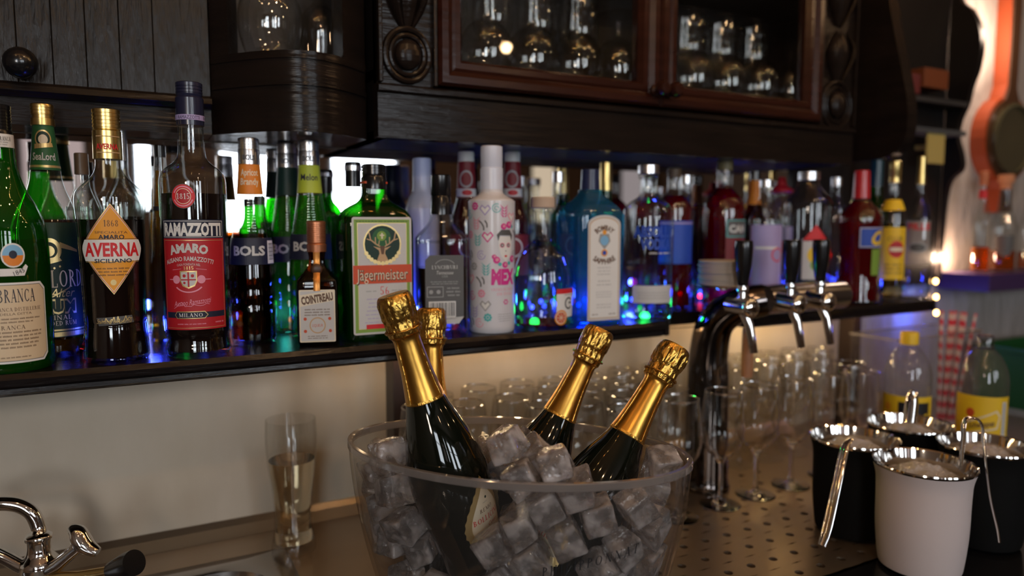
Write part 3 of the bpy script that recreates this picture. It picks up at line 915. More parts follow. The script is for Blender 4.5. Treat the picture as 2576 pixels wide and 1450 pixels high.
# ------------------------------------------------------------------ scrolled brackets and niche past the cabinet
def scroll(name, X, t, edge, label, m, cat='bracket', back=WY - .013):
    P = []
    for (px_, py_) in edge:
        d = ray(px_, py_); k = X / d.x
        P.append((d.y * k, EYE.z + d.z * k))
    P = smooth_prof(P, 4)
    b = BM()
    plate(b, [(back, P[0][1])] + P + [(back, P[-1][1])], 'x', X, X + t)
    o = obj(name, b, m, smooth=False)
    tag(o, label, cat)
    return o
scroll('scrolled_bracket', CABX1 + .035, .03, [(2225, -160), (2232, -60), (2237, 0), (2249, 77), (2272, 193), (2283, 271), (2277, 345), (2248, 385), (2215, 400)],
       'black scrolled wooden bracket at the end of the glazed cabinet', M['dark_wood'])
scroll('scrolled_end_panel', NICHE, .02, [(2400, -150), (2408, -60), (2417, 0), (2442, 22), (2460, 60), (2467, 110), (2458, 170), (2442, 215), (2430, 262), (2412, 305), (2406, 345), (2416, 385), (2417, 425), (2388, 455), (2376, 500), (2369, 560), (2362, 640), (2356, 705)],
       'black scrolled end panel standing out against the white lit wall', M['black_wood'], 'panel')
b = BM(); box(b, mx1 + .001, NICHE - .001, WY - .012, WY - .001, SH + .001, CTOP)
nb = obj('niche_board', b, M['black_wood'], smooth=False)
tag(nb, 'dark back board of the niche between the two scrolled panels', 'panel')
for py_, m_, nm, lb, ww in ((205, 'dim_orange', 'orange_book', 'dim orange book lying on the upper board of the dark niche', (2325, 2392)),
                            (218, 'dim_red', 'red_book', 'dim red book lying beside the orange one in the dark niche', (2270, 2322))):
    Y0 = 1.10
    p0, p1 = on_y(ww[0], py_, Y0), on_y(ww[1], py_, Y0)
    b = BM(); box(b, p0.x, p1.x - .01, Y0, Y0 + .05, p0.z - .012, p0.z + .035, 0.002)
    tag(obj(nm, b, pbr(m_, (0.14, 0.035, 0.008) if 'orange' in m_ else (0.10, 0.012, 0.012), 0.6), smooth=False), lb, 'book')
for py_, cc, lb in ((222, (0.03, 0.03, 0.03), 'thin dark board under the dim books in the niche'), (300, (0.06, 0.065, 0.07), 'thin grey board low in the dark niche')):
    p0 = on_y(2300, py_ + 18, 1.10)
    b = BM(); box(b, CABX1 + .067, NICHE - .002, 1.095, WY - .013, p0.z - .012, p0.z - .0005)
    tag(obj('niche_shelf', b, pbr('niche_board_%d' % py_, cc, 0.5), smooth=False), lb, 'shelf')
p0, p1 = on_y(2331, 410, 1.10), on_y(2378, 335, 1.10)
b = BM(); box(b, p0.x, p1.x, 1.10, 1.104, p0.z, p1.z)
box(b, (p0.x + p1.x) / 2 - .004, (p0.x + p1.x) / 2 + .004, 1.104, WY - .013, (p0.z + p1.z) / 2, (p0.z + p1.z) / 2 + .01)
tag(obj('yellow_card', b, pbr('yellow_card', (0.42, 0.33, 0.10), 0.7), smooth=False), 'pale yellow card fixed in the dark niche behind the end panel', 'card')

# ------------------------------------------------------------------ the far shelf, barometer
FS = on_y(2455, 692, 1.04).z
b = BM(); box(b, NICHE + .022, 3.2, 1.03, WY - .001, FS - .045, FS - .0005, 0.003)
fsh = obj('far_shelf', b, pbr('violet_shelf', (0.05, 0.025, 0.09), 0.4), smooth=False)
tag(fsh, 'short dark violet shelf on the white wall past the end panel', 'shelf')
bc = on_y(2548, 350, WY - .05)
baro = empty('barometer', (bc.x, WY - .001, bc.z), 0, 'red-brown banjo barometer with a round dark dial on the white wall', 'barometer')
br = .118
def banjo(s):
    P = [(br * s * sin(radians(a)), -br * s * cos(radians(a)) * 1.0) for a in range(18, 163, 12)]
    R_ = P + [(.021 * s, br * s * 1.25), (.021 * s, .75), (-.021 * s, .75), (-.021 * s, br * s * 1.25)] + [(-p[0], p[1]) for p in reversed(P)] + [(-.024 * s, -br * s * 1.15), (-.028 * s, -.20), (.028 * s, -.20), (.024 * s, -br * s * 1.15)]
    return R_
b = BM(); plate(b, banjo(1.0), 'y', -.038, 0)
obj('case', b, pbr('red_brown_wood', (0.26, 0.042, 0.009), 0.4, coat=0.3), baro, smooth=False)
b = BM(); plate(b, banjo(.93), 'y', -.043, -.0385)
obj('face_board', b, pbr('dark_walnut', (0.05, 0.022, 0.010), 0.35, coat=0.3), baro, smooth=False)
b = BM(); lathe(b, [(br * .78, 0), (br * .82, .012), (br * .74, .014), (br * .72, .006), (0, .006)], 40)
bmesh.ops.rotate(b, verts=b.verts, cent=(0, 0, 0), matrix=Matrix.Rotation(pi / 2, 3, 'X'))
bmesh.ops.translate(b, verts=b.verts, vec=(0, -.0435, 0))
obj('dial', b, pbr('dark_dial', (0.055, 0.05, 0.028), 0.15, coat=0.5), baro)

# ------------------------------------------------------------------ lights that belong to the bar
def led_string(name, label, pts, cols, every, em, r=.0035, gap=None):
    """a wire of little bulbs; every bulb is a part"""
    root = empty(name, pts[0], 0, label, 'string lights')
    o0 = Vector(pts[0])
    P = [Vector(p) - o0 for p in pts]
    obj('wire', tube(BM(), P, .0009, 6), M['black_plastic'], root)
    tot = 0
    L = [0]
    for a_, c_ in zip(P, P[1:]): L.append(L[-1] + (c_ - a_).length)
    s = every / 2; i = 0; n = 0
    mesh = {}
    while s < L[-1]:
        while L[i + 1] < s: i += 1
        if gap and gap[0] < (o0 + P[i]).x < gap[1]:
            s += every; continue
        q = P[i].lerp(P[i + 1], (s - L[i]) / (L[i + 1] - L[i]))
        c_ = cols[n % len(cols)]
        if c_ not in mesh:
            bm_ = BM(); ball(bm_, (0, 0, 0), r, 10, 1, 1, 1.3)
            o = obj('bulb', bm_, emis('bulb_%s_%g' % (c_, em), BULB[c_], em), root); mesh[c_] = o.data
        else:
            o = bpy.data.objects.new('bulb', mesh[c_]); COL.objects.link(o); o.parent = root
        o.location = q + Vector((0, 0, r * 1.2))
        s += every; n += 1
    return root
BULB = {'soft': (1.0, 0.68, 0.38), 'blue': (0.03, 0.06, 1.0), 'green': (0.02, 1.0, 0.12), 'red': (1.0, 0.03, 0.05), 'warm': (1.0, 0.55, 0.18), 'amber': (1.0, 0.35, 0.06)}
rnd = random.Random(4)
LP = []
nl = 60
for i in range(nl + 1):
    X = -0.30 + (SX1 - .05 + 0.30) * i / nl
    LP.append((X, 1.132 + .006 * sin(i * 1.9), SH + .0035 + .003 * (1 + sin(i * 2.3))))
led_string('fairy_lights', 'string of blue and green fairy lights lying along the back of the bottle shelf', LP, ['blue', 'blue', 'blue', 'green', 'blue', 'blue', 'blue', 'blue', 'blue', 'red', 'blue'], 0.026, 9.0)
led_string('warm_fairy_lights', 'string of small warm bulbs under the shelf above the wine glasses', [(0.28 + 1.20 * i / 40, 1.045 + .012 * sin(i * .8), SH - .0345) for i in range(41)], ['soft', 'soft', 'warm'], 0.04, 190.0, .003, (SXA - .09, SXB + .02))
led_string('warm_end_lights', 'two glowing warm bulbs at the end of the bottle shelf', [tuple(on_y(2353, 695, .938)), tuple(on_y(2354, 745, .938)), tuple(on_y(2355, 795, .938))], ['warm'], .035, 14.0, .005)
LP2 = [(-0.30 + (SX1 - .06 + .30) * i / nl, 1.012 + .004 * sin(i * 1.3), SH + .0025 + .0015 * (1 + sin(i * 2.1))) for i in range(nl + 1)]
for i, X in enumerate((0.02, 0.20, 0.38, 0.52, 0.68, 0.84, 1.0, 1.16, 1.34)):
    lamp('shelf_light_blue', (X, 1.10 if i % 2 else 1.02, SH + .03), 0.40 if i else 0.2, BULB['blue'], 0.008)
lamp('shelf_light_green', (colx(1625, 1.03), 1.03, SH + .02), 0.16, BULB['green'], 0.008)
lamp('shelf_light_green', (colx(1345, 1.03), 1.03, SH + .02), 0.05, BULB['green'], 0.008)
lamp('under_shelf_light_blue', (1.79, 1.115, SH - .075), 0.55, (0.05, 0.12, 1.0), 0.01)
lamp('under_shelf_light_warm', (1.22, 1.06, SH - .045), 0.35, (1.0, 0.70, 0.30), 0.012)
lamp('niche_end_light', (NICHE + .033, 1.13, 1.31), 1.1, (1.0, 0.64, 0.42), 0.012)
lamp('niche_end_light', (NICHE + .10, 1.085, 1.90), 4.2, (1.0, 0.74, 0.56), 0.03)
WX = []
for i in range(41):
    WX.append((-0.5 + 2.6 * i / 40, 0.50 + .02 * sin(i), 2.30 - .05 * abs(sin(pi * i / 8))))
led_string('warm_string_lights', 'string of warm little bulbs hung over the bar from the ceiling', WX, ['warm', 'warm', 'amber'], 0.10, 160.0, .006)
for i in (0, 16, 32):
    pass

# ------------------------------------------------------------------ bottles on the shelf
class Bottle:
    """a bottle on the shelf; px measures are read at its distance, so the sizes are real"""
    def __init__(s, name, label, cx, Y, turn=0.0, group=None, cat='bottle', z=SH, yref=650):
        d = ray(cx, yref)
        s.P = on_y(cx, yref, Y); s.P.z = z + .0006
        s.cx = cx
        az = atan2(d.x, d.y)
        dep = (s.P - EYE).dot(FWD)
        ca = cos(az - YAW)
        s.su = dep * ca / F
        s.root = empty(name, s.P, -az + radians(turn), label, cat, group)
        s.prof = None
        s.az = az
    def z(s, y):
        return 0.0 if y == 'b' else z_at(s.cx, y, s.P) - s.P.z
    def pr(s, pts):
        return [((h if h < 1e-6 else h * s.su), s.z(y)) for (y, h) in pts]
    def body(s, pts, m, k=5, n=2.0, ratio=1.0, seg=56, foot=True, name='glass', ripple=None):
        """pts = [(y, half width px)] from the mouth down to 'b' (base)"""
        P = smooth_prof(s.pr(pts), k)[::-1]
        s.prof = P; s.n = n; s.ratio = ratio
        if foot:
            r0 = P[0][0]
            P2 = [(r0 * .80, 0.002), (r0 * .93, 0.0)] + [(r0, 0.004)] + [p for p in P if p[1] > 0.005]
        else: P2 = P
        b = BM(); lathe(b, P2, seg, 0, ratio, n, caps=(True, False), ripple=ripple)
        return obj(name, b, m, s.root)
    def R(s, z):
        P = s.prof
        if z <= P[0][1]: return P[0][0]
        for (r0, z0), (r1, z1) in zip(P, P[1:]):
            if z0 <= z <= z1:
                return r0 + (r1 - r0) * ((z - z0) / (z1 - z0) if z1 > z0 else 0)
        return P[-1][0]
    def liquid(s, ytop, m, gap=.0016, z0=.006):
        zt = s.z(ytop)
        zs = [z0 + (zt - z0) * i / 24 for i in range(25)]
        P = [(0, z0)] + [(max(s.R(q) - gap, .001), q) for q in zs] + [(0, zt)]
        b = BM(); lathe(b, P, 48, 0, s.ratio, s.n)
        return obj('liquid', b, m, s.root)
    def band(s, y0, y1, m, name='sleeve', gap=.0004, n=6, h=None):
        """a wrap that follows the glass"""
        za, zb = s.z(y1), s.z(y0)
        if h is None:
            P = [(s.R(za + (zb - za) * i / n) + gap, za + (zb - za) * i / n) for i in range(n + 1)]
        else: P = [(h[1] * s.su, za), (h[0] * s.su, zb)]
        b = BM(); lathe(b, P, 48, 0, s.ratio, s.n, caps=(False, False))
        return obj(name, b, m, s.root)
    def cap(s, pts, m, knurl=None, name='cap', sub=None, n=2.0):
        P = smooth_prof(s.pr(pts), 1)[::-1]
        b = BM(); lathe(b, P + [(0, P[-1][1])], 64 if knurl else 40, 0, 1.0, n, knurl)
        return obj(name, b, m, s.root)
    def cyl(s, du=0.0):
        """map for a label wrapped round the glass; du = offset of the label centre in px of arc"""
        def f(u, v, lift):
            z = s.z(v); r = s.R(z) + lift
            a = (u + du) * s.su / s.R(z)
            return (r * sin(a), -r * cos(a), z)
        return f
    def rnd(s, yr, du=0.0):
        """like cyl, but with the angle measured at the radius of row yr (for tapering necks)"""
        rr = s.R(s.z(yr))
        def f(u, v, lift):
            z = s.z(v); r = s.R(z) + lift
            a = (u + du) * s.su / rr
            return (r * sin(a), -r * cos(a), z)
        return f
    def flat(s, dist, ox=0.0):
        def f(u, v, lift):
            return (u * s.su + ox, -dist - lift, s.z(v))
        return f

def ridges(y0, y1, hw, step=7):
    P = []
    y = y0
    k = 0
    while y < y1:
        P += [(y, hw), (min(y + step * .6, y1), hw), (min(y + step * .7, y1), hw - 1.5), (min(y + step * .95, y1), hw - 1.5)]
        y += step
    P.append((y1, hw))
    return P

# --- green bottle of bitters, cut by the frame on the left
B = Bottle('liqueur_bottle', 'green glass bitters bottle with black cap and cream label, half outside the frame', 12, 0.960)
B.body([(372, 41), (372, 41), (420, 45), (470, 62), (520, 90), (565, 108), (610, 114), (680, 116), (760, 116), (900, 116), ('b', 115)], M['green_glass'])
B.liquid(602, M['amaro'])
B.cap([(266, 34), (268, 38)] + ridges(272, 330, 38, 8) + [(334, 40), (372, 40)], M['black_plastic'], (2, 0))
b_ = B.band(340, 373, K['white'], 'neck_label', .0003, h=(40.8, 41.5))
D = Decal(); D.text('FERNET-BRANCA', 0, 352, 11, K['black'], 1, w=70, serif=True); D.microtext(-34, 34, 358, 370, 2, K['grey'], 1, 5)
def _nk(u, v, l): 
    r = 41.6 * B.su + l; a = u / 41.6
    return (r * sin(a), -r * cos(a), B.z(v))
D.build('neck_print', b_, _nk)
D = Decal(); D.disc(0, 640, 30, K['white'], 0); D.disc(0, 640, 26, K['sky'], 1)
D.poly([(-26, 640), (26, 640), (22, 655), (12, 664), (0, 666), (-12, 664), (-22, 655)], K['orange'], 2); D.disc(0, 638, 10, K['navy'], 3)
D.poly([(-34, 672), (20, 672), (30, 662), (36, 668), (26, 690), (-34, 690)], K['white'], 3); D.text('1845', 12, 680, 12, K['black'], 4, rot=-.35)
D.build('emblem_label', B.root, B.cyl(20))
D = Decal(); D.rect(-108, 706, 108, 902, K['white'], 0, cut=16); D.rect(-103, 711, 103, 897, K['darkgrey'], 1, cut=15); D.rect(-101.5, 712.5, 101.5, 895.5, K['cream'], 2, cut=14.5)
D.text('FERNET-BRANCA', -22, 738, 32, K['navy'], 3, w=186, serif=True)
D.text('FRATELLI BRANCA DISTILLERIE', -6, 771, 9, K['brown'], 3, w=186, serif=True)
D.text('SPECIALITA DELLA DITTA', -16, 782, 6, K['brown'], 3, w=150)
D.text('FERNET-BRANCA', -30, 815, 10, K['brown'], 3, w=140, serif=True)
D.microtext(-92, 88, 790, 806, 2, K['brown'], 3, 3); D.microtext(-92, 92, 822, 868, 5, K['brown'], 3, 4); D.text('ITALIA', -46, 878, 7, K['brown'], 3); D.microtext(-92, 70, 884, 891, 1, K['brown'], 3, 6)
D.build('label', B.root, B.cyl())

# --- dark rum with green neck label
B = Bottle('liqueur_bottle', 'rum bottle with gold cap and dark green label beside the bitters bottle', 127, 1.045)
B.body([(292, 25), (292, 25), (330, 27), (432, 38), (470, 46), (520, 66), (560, 76), (600, 80), (700, 82), ('b', 84)], M['clear'])
B.liquid(553, M['rum'], z0=.055); B.root.children[-1].name = 'liquid'
B.liquid(848, M['rum_amber'])
B.cap([(264, 26), (266, 29)] + ridges(268, 292, 29.5, 8), M['gold_cap'], (2, 0))
B.cap([(292, 26), (300, 26), (301, 30), (318, 31), (319, 28)], M['gold_cap'], name='collar')
b_ = B.band(318, 430, K['green'], 'neck_label')
B.band(418, 424, K['gold'], 'gold_band', .0007)
D = Decal(); D.disc(-2, 352, 22, K['gold'], 1); D.disc(-2, 352, 18, K['darkgreen'], 2); D.disc(-2, 354, 12, K['palecream'], 3); D.poly([(-24, 366), (20, 362), (22, 372), (-24, 378)], K['gold'], 4)
D.text('SeaLord', -2, 396, 19, K['lightgrey'], 2, w=54, bold=.02)
D.build('neck_print', b_, B.rnd(380), base=.0008)
D = Decal(); D.rect(-92, 560, 92, 842, K['darkgreen'], 0)
D.ring(-8, 628, 20, 30, K['gold'], 1); D.disc(-8, 630, 13, K['gold'], 1); D.poly([(-30, 650), (14, 644), (22, 654), (-20, 664)], K['gold'], 2); D.poly([(18, 608), (70, 628), (70, 634), (18, 622)], K['gold'], 1)
for sx_, sy_ in ((-14, 668), (2, 672), (16, 668)): D.disc(sx_, sy_, 3, K['gold'], 1, n=5)
D.text('SEALORD', 6, 698, 42, K['palecream'], 1, w=150, serif=True)
D.text('Alter', 22, 732, 22, K['gold'], 1, slant=.35, w=62); D.line([(-20, 748), (40, 720)], 3, K['gold'], 1)
D.text('RUM', 10, 765, 34, K['gold'], 1, w=92, bold=.06); D.text('RUM', 10, 765, 27, K['darkgreen'], 2, w=84, bold=.03)
D.text('ORIGINAL', -6, 793, 11, K['palecream'], 1, w=90, serif=True); D.text('BLENDED RUM', 2, 807, 11, K['palecream'], 1, w=104, serif=True)
D.rect(-86, 822, 86, 826, K['gold'], 1); D.rect(-86, 829, 86, 840, K['gold'], 1)
D.build('label', B.root, B.cyl(6))

# --- amaro with the orange diamond label
B = Bottle('liqueur_bottle', 'clear bottle of dark amaro with gold cap and orange diamond-shaped label', 284, 0.965, turn=2)
B.body([(400, 32), (400, 32), (425, 34), (445, 44), (462, 62), (478, 80), (490, 87), (515, 89), (560, 86), (640, 83), (760, 80), (800, 80), (812, 78), (824, 80), (880, 84), ('b', 85)], M['clear'])
B.liquid(553, M['amaro'])
B.cap([(277, 31), (279, 35)] + ridges(282, 328, 35, 9) + [(330, 33), (332, 36), (402, 37)], M['gold_cap'], (2, 0))
D = Decal(); D.text('AVERNA', -2, 372, 14, K['brightred'], 1, w=56, bold=.03); D.rect(-30, 346, 34, 348, K['tan'], 1); D.rect(-30, 386, 34, 388, K['tan'], 1)
def _nk2(u, v, l):
    r = 37.2 * B.su + l; a = u / 37.2
    return (r * sin(a), -r * cos(a), B.z(v))
D.build('cap_print', B.root, _nk2)
def dia(k, cy=625, hx=83, hy=111):
    P = []
    for sx_, sy_ in ((1, -1), (1, 1), (-1, 1), (-1, -1)):
        a = [(0, -hy), (hx * .80, -hy * .24), (hx * .96, -hy * .08)] if sy_ < 0 else [(hx * .96, hy * .08), (hx * .80, hy * .24), (0, hy)]
        if sx_ < 0: a = [(-p[0], p[1]) for p in a][::-1]
        P += [(p[0] * k, cy + p[1] * k) for p in a]
    return P
D = Decal()
D.poly(dia(1.0), K['gold'], 0); D.poly(dia(.965), K['brightred'], 1); D.poly(dia(.945), K['palecream'], 2); D.poly(dia(.92), K['amber'], 3)
D.poly([(-72, 602), (72, 602), (80, 616), (82, 625), (80, 634), (72, 654), (-72, 654), (-80, 634), (-82, 625), (-80, 616)], K['white'], 4)
D.line([(-66, 600), (66, 600)], 1.2, K['brown'], 5); D.line([(-70, 656), (70, 656)], 1.2, K['gold'], 5)
D.text('1868', 0, 562, 16, K['brown'], 5, w=34, serif=True); D.text('SPECIALITA', 0, 584, 6, K['brown'], 5, w=80)
D.text('AMARO', 0, 595, 11, K['navy'], 6, w=62, bold=.02); D.text('AVERNA', 0, 625, 33, K['brightred'], 6, w=142, bold=.035); D.text('SICILIANO', 2, 653, 10, K['navy'], 6, w=92, bold=.02)
D.microtext(-46, 46, 668, 692, 3, K['brown'], 5, 9); D.disc(0, 706, 7, K['gold'], 5)
D.build('label', B.root, B.cyl(-4))
D = Decal(); D.poly([(-46, 792), (44, 788), (50, 806), (-40, 812)], K['darkgrey'], 0); D.scribble(-40, 44, 800, 12, 2.2, K['gold'], 1, 11, 26); D.text('Salvatore Averna', 0, 800, 12, K['gold'], 1, w=88, slant=.4)
D.build('signature_label', B.root, B.cyl(-6))

# --- tall dark red-labelled amaro
B = Bottle('liqueur_bottle', 'tall amaro bottle with navy cap and big red label before the bow cabinet', 492, 0.965, turn=0)
B.body([(318, 31), (318, 31), (360, 33), (395, 36), (412, 48), (425, 66), (440, 79), (455, 83), (480, 84), (600, 84), (760, 84), (830, 83), (842, 79), (856, 80), (870, 83), ('b', 83)], M['clear'])
B.liquid(489, M['amaro'])
B.cap([(210, 30), (212, 33)] + ridges(216, 240, 33, 8) + [(246, 31), (250, 35), (292, 35), (318, 34)], pbr('navy_cap', (0.012, 0.014, 0.04), 0.3, coat=0.3), (2, 0))
D = Decal(); D.rect(-60, 293, 60, 306, K['lilac'], 0); D.text('RAMAZZOTTI', -4, 299.5, 9, K['navy'], 1, w=56); D.text('RA', 46, 299.5, 9, K['navy'], 1)
def _nk3(u, v, l):
    r = 35.3 * B.su + l; a = u / 35.3
    return (r * sin(a), -r * cos(a), B.z(v))
D.build('cap_band', B.root, _nk3)
D = Decal()
D.rect(-86, 553, 84, 599, K['navy'], 0); D.frame(-83, 556, 81, 596, 1.6, K['lightgrey'], 1); D.text('RAMAZZOTTI', -2, 576, 30, K['white'], 1, w=154, bold=.05)
D.rect(-86, 599, 84, 820, K['red'], 0); D.frame(-82, 603, 80, 816, 1.2, K['gold'], 1)
D.text('AMARO', -14, 621, 21, K['lightgrey'], 1, w=100, bold=.05, arc=170)
D.text('AUSANO RAMAZZOTTI', -14, 647, 11, K['lightgrey'], 1, w=126, bold=.02, arc=190)
D.text('CASA FONDATA NEL', -14, 661, 6, K['lightgrey'], 1, w=58, arc=190); D.text('1815', -14, 670, 8, K['gold'], 1, w=24, serif=True); D.line([(-56, 675), (-32, 672)], 1, K['pink'], 1); D.line([(4, 672), (30, 675)], 1, K['pink'], 1)
D.poly([(-36, 677), (6, 677), (6, 702), (0, 714), (-15, 720), (-30, 714), (-36, 702)], K['gold'], 1); D.poly([(-33, 680), (3, 680), (3, 702), (-2, 711), (-15, 716), (-28, 711), (-33, 702)], K['lightgrey'], 2)
D.rect(-17, 680, -13, 716, K['red'], 3); D.rect(-33, 697, 3, 700, K['red'], 3); D.disc(-25, 689, 4, K['red'], 3); D.disc(-5, 689, 4, K['red'], 3); D.disc(-25, 706, 3, K['red'], 3)
D.disc(-46, 698, 10, K['pink'], 1); D.disc(16, 698, 10, K['pink'], 1); D.line([(26, 698), (40, 698)], 2, K['pink'], 1); D.line([(-56, 698), (-66, 698)], 2, K['pink'], 1)
D.ring(-15, 700, 36, 40, K['pink'], 1, a0=35, a1=145, ky=.75); D.text('Ausano Ramazzotti', -8, 752, 14, K['pink'], 1, w=92, slant=.45, rot=-.10); D.scribble(-56, 34, 760, 9, 1.2, K['pink'], 1, 2, 12)
D.rect(-80, 777, 78, 791, K['navy'], 1); D.poly([(-48, 775), (22, 775), (30, 784), (22, 793), (-48, 793), (-54, 784)], K['gold'], 2); D.poly([(-47, 777), (21, 777), (28, 784), (21, 791), (-47, 791), (-52, 784)], K['navy'], 3)
D.text('MILANO', -13, 784, 9, K['white'], 4, w=58, serif=True); D.microtext(-50, 26, 803, 809, 1, K['pink'], 1, 8); D.microtext(48, 74, 800, 808, 1, K['pink'], 1, 18)
D.build('label', B.root, B.cyl(-4))
D = Decal(); D.disc(0, 497, 30, K['darkgrey'], 0); D.disc(0, 497, 28.5, K['brightred'], 1); D.ring(0, 497, 17.5, 19, K['palecream'], 2); D.disc(0, 497, 17.5, K['red'], 2); D.text('1815', 0, 497, 14, K['white'], 3, w=31, serif=True)
D.ring(0, 497, 22, 25, K['pink'], 2, 18, 20, 160); D.ring(0, 497, 22, 25, K['pink'], 2, 18, 200, 340)
D.build('seal', B.root, B.cyl(-24))

# --- ribbed cone-shouldered liqueur bottles
def ribbed(label, cx, Y, tone, neckcol, words, liqm, ytop, liqy, wide=1.0, dy=0, turn=0):
    B = Bottle('liqueur_bottle', label, cx, Y, turn=turn, group=None)
    k = wide
    sc = lambda y: ytop + (y - 348) * (1.0 + dy)
    def rip(a, z): return 0.0
    P = [(sc(412), 26 * k), (sc(412), 26 * k), (sc(440), 28 * k), (sc(487), 32 * k)]
    for i in range(14):
        y = sc(490 + i * 7); h = (32 + 14 * i / 13) * k
        P += [(y, h), (y, h), (y + 3.2, h + .9), (y + 3.2, h + .9)]
    P += [(sc(594), 49 * k), (sc(610), 52 * k), (sc(660), 55 * k), (sc(675), 56 * k), (sc(700), 58 * k), (sc(720), 56 * k), (sc(740), 58 * k), (sc(760), 56 * k), (sc(780), 58 * k), ('b', 57 * k)]
    B.body(P, M['clear'] if tone == 'clear' else M['green_glass'], k=3)
    B.liquid(liqy, liqm)
    B.cap([(sc(346), 22 * k), (sc(348), 26 * k)] + [(y_, h_ * k) for y_, h_ in ridges(sc(352), sc(375), 26.5, 7)] + [(sc(378), 27 * k), (sc(413), 28 * k)], M['silver_cap'], (2, 0))
    D = Decal(); D.text('BOLS', 0, sc(396), 13 * k, K['darkgrey'], 1, w=32 * k, bold=.03)
    def nk(u, v, l):
        r = 28.2 * k * B.su + l; a = u / (28 * k)
        return (r * sin(a), -r * cos(a), B.z(v))
    D.build('cap_print', B.root, nk)
    nb_ = B.band(sc(412), sc(487), neckcol, 'neck_label')
    D = Decal()
    for i, w_ in enumerate(words): D.text(w_, 0, sc(433 + 23 * i) if len(words) > 1 else sc(445), 17 * k, K['palecream'] if neckcol is not K['lime'] else K['navy'], 1, w=46 * k, bold=.02)
    D.build('neck_print', nb_, B.rnd(sc(450)))
    D = Decal(); D.rect(-78 * k, sc(596), 78 * k, sc(662), K['navy'], 0); D.text('BOLS', -2, sc(627), 23 * k, K['lightgrey'], 1, w=84 * k, bold=.04)
    if words[0] == 'Apricot':
        D.rect(48, sc(603), 76, sc(660), K['white'], 2)
        for i in range(13): D.rect(52, sc(610) + i * 3.2, 72, sc(610) + i * 3.2 + (1.2 if i % 3 else 2.2), K['darkgrey'], 3)
    D.build('label', B.root, B.cyl(-6 * k))
    return B
ribbed('ribbed cone bottle of amber brandy with an orange neck label beside the tall red-labelled amaro', 634, 1.020, 'clear', K['orange'], ['Apricot', 'Brandy'], M['amber'], 350, 588)
ribbed('ribbed cone bottle of green liqueur with a yellow-green neck label reading Melon', 783, 1.045, 'clear', K['lime'], ['Melon'], M['green_liq'], 356, 492, .97, -.06)
ribbed('ribbed cone bottle of green liqueur with a bare silver cap behind the copper-capped bottle', 729, 1.112, 'clear', K['darkgreen'], [''], M['green_liq'], 362, 495, .95, -.06)

# --- small square orange liqueur bottle with the copper cap
B = Bottle('liqueur_bottle', 'small square brown bottle with copper cap and cream label in front of the green liqueurs', 797, 0.965, turn=0)
B.turn = 0
W2 = 0.0265
B.body([(633, 22), (633, 22), (648, 20), (668, 22), (686, 36), (700, 48), (712, 51), (730, 52), (840, 52), ('b', 51)], M['amber_glass'], n=6.0, ratio=1.0)
B.root.rotation_euler.z += radians(-2)
B.liquid(720, pbr('dark_orange_liqueur', (0.020, 0.008, 0.002), 0.05, coat=0.2))
B.cap([(556, 20), (559, 24)] + ridges(562, 610, 24, 5) + [(612, 22), (616, 25), (634, 24)], M['copper_cap'], (2, 0))
D = Decal(); D.rect(-44, 725, 44, 853, K['palecream'], 0, r=3); D.rect(-41, 728, 41, 850, K['lightgrey'], 1, r=3)
D.poly([(-43, 738), (43, 726), (43, 752), (-43, 766)], K['palecream'], 2); D.text('COINTREAU', 0, 746, 19, K['brown'], 3, w=78, bold=.05, rot=-.14)
D.microtext(-32, 32, 770, 790, 3, K['brown'], 2, 21); D.ring(0, 812, 17, 20, K['tan'], 2); D.text('LIQUEUR', 0, 812, 7, K['jag'], 2, w=26); D.disc(-30, 796, 4, K['jag'], 2); D.disc(30, 796, 4, K['jag'], 2); D.disc(-30, 826, 4, K['jag'], 2); D.disc(31, 826, 4, K['jag'], 2)
D.microtext(-34, 34, 836, 846, 2, K['brown'], 2, 22)
def fl_(u, v, l): return (u * B.su, -(52 * B.su + l), B.z(v))
D.build('label', B.root, fl_, base=.0006)
b = BM()
P = [(0, -(B.R(B.z(y_)) + .0016), B.z(y_)) for y_ in (634, 650, 664)] + [(0, -(B.R(B.z(y_)) + .0014), B.z(y_)) for y_ in (676, 690, 702, 714, 728)]
tube(b, P, .0042, 8, 0, True, .25)
obj('ribbon', b, pbr('copper_ribbon', (0.62, 0.26, 0.06), 0.35, metal=0.6), B.root)
b = BM(); ball(b, (0, -(B.R(B.z(676)) + .004), B.z(676)), .0075, 16, 1, .35, 1); obj('seal', b, pbr('dark_seal', (0.06, 0.025, 0.012), 0.4), B.root)

# --- square-shouldered green herbal liqueur
B = Bottle('liqueur_bottle', 'flat green herbal liqueur bottle with black cap and stag label behind the leaning gold-capped bottles', 944, 0.975)
B.root.rotation_euler.z = radians(1)
B.body([(476, 29), (476, 29), (492, 30), (508, 40), (520, 60), (532, 76), (548, 86), (575, 90), (700, 90), ('b', 89)], M['dark_green_glass'], n=5.5, ratio=.62, seg=72)
B.liquid(585, pbr('dark_herbal', (0.004, 0.012, 0.004), 0.04, coat=0.2))
B.cap([(414, 26), (417, 30)] + ridges(420, 440, 30, 7) + [(444, 29), (448, 31), (476, 31)], M['black_plastic'], (2, 0))
B.band(458, 463, K['jag'], 'seal_ring', h=(31.5, 31.5))
FD = 90 * .62 * B.su
D = Decal()
D.rect(-76, 547, 76, 832, K['lightgrey'], 0, r=6); D.frame(-71, 553, 71, 827, 8, K['leaf'], 1); D.microtext(-66, 66, 555, 560, 1, K['darkgreen'], 2, 31)
D.frame(-63, 561, 63, 819, 1.2, K['gold'], 1)
D.disc(0, 613, 49, K['gold'], 2); D.disc(0, 613, 45, K['darkgreen'], 3); D.disc(-2, 598, 24, K['green'], 4); D.disc(-2, 593, 12, K['leaf'], 5)
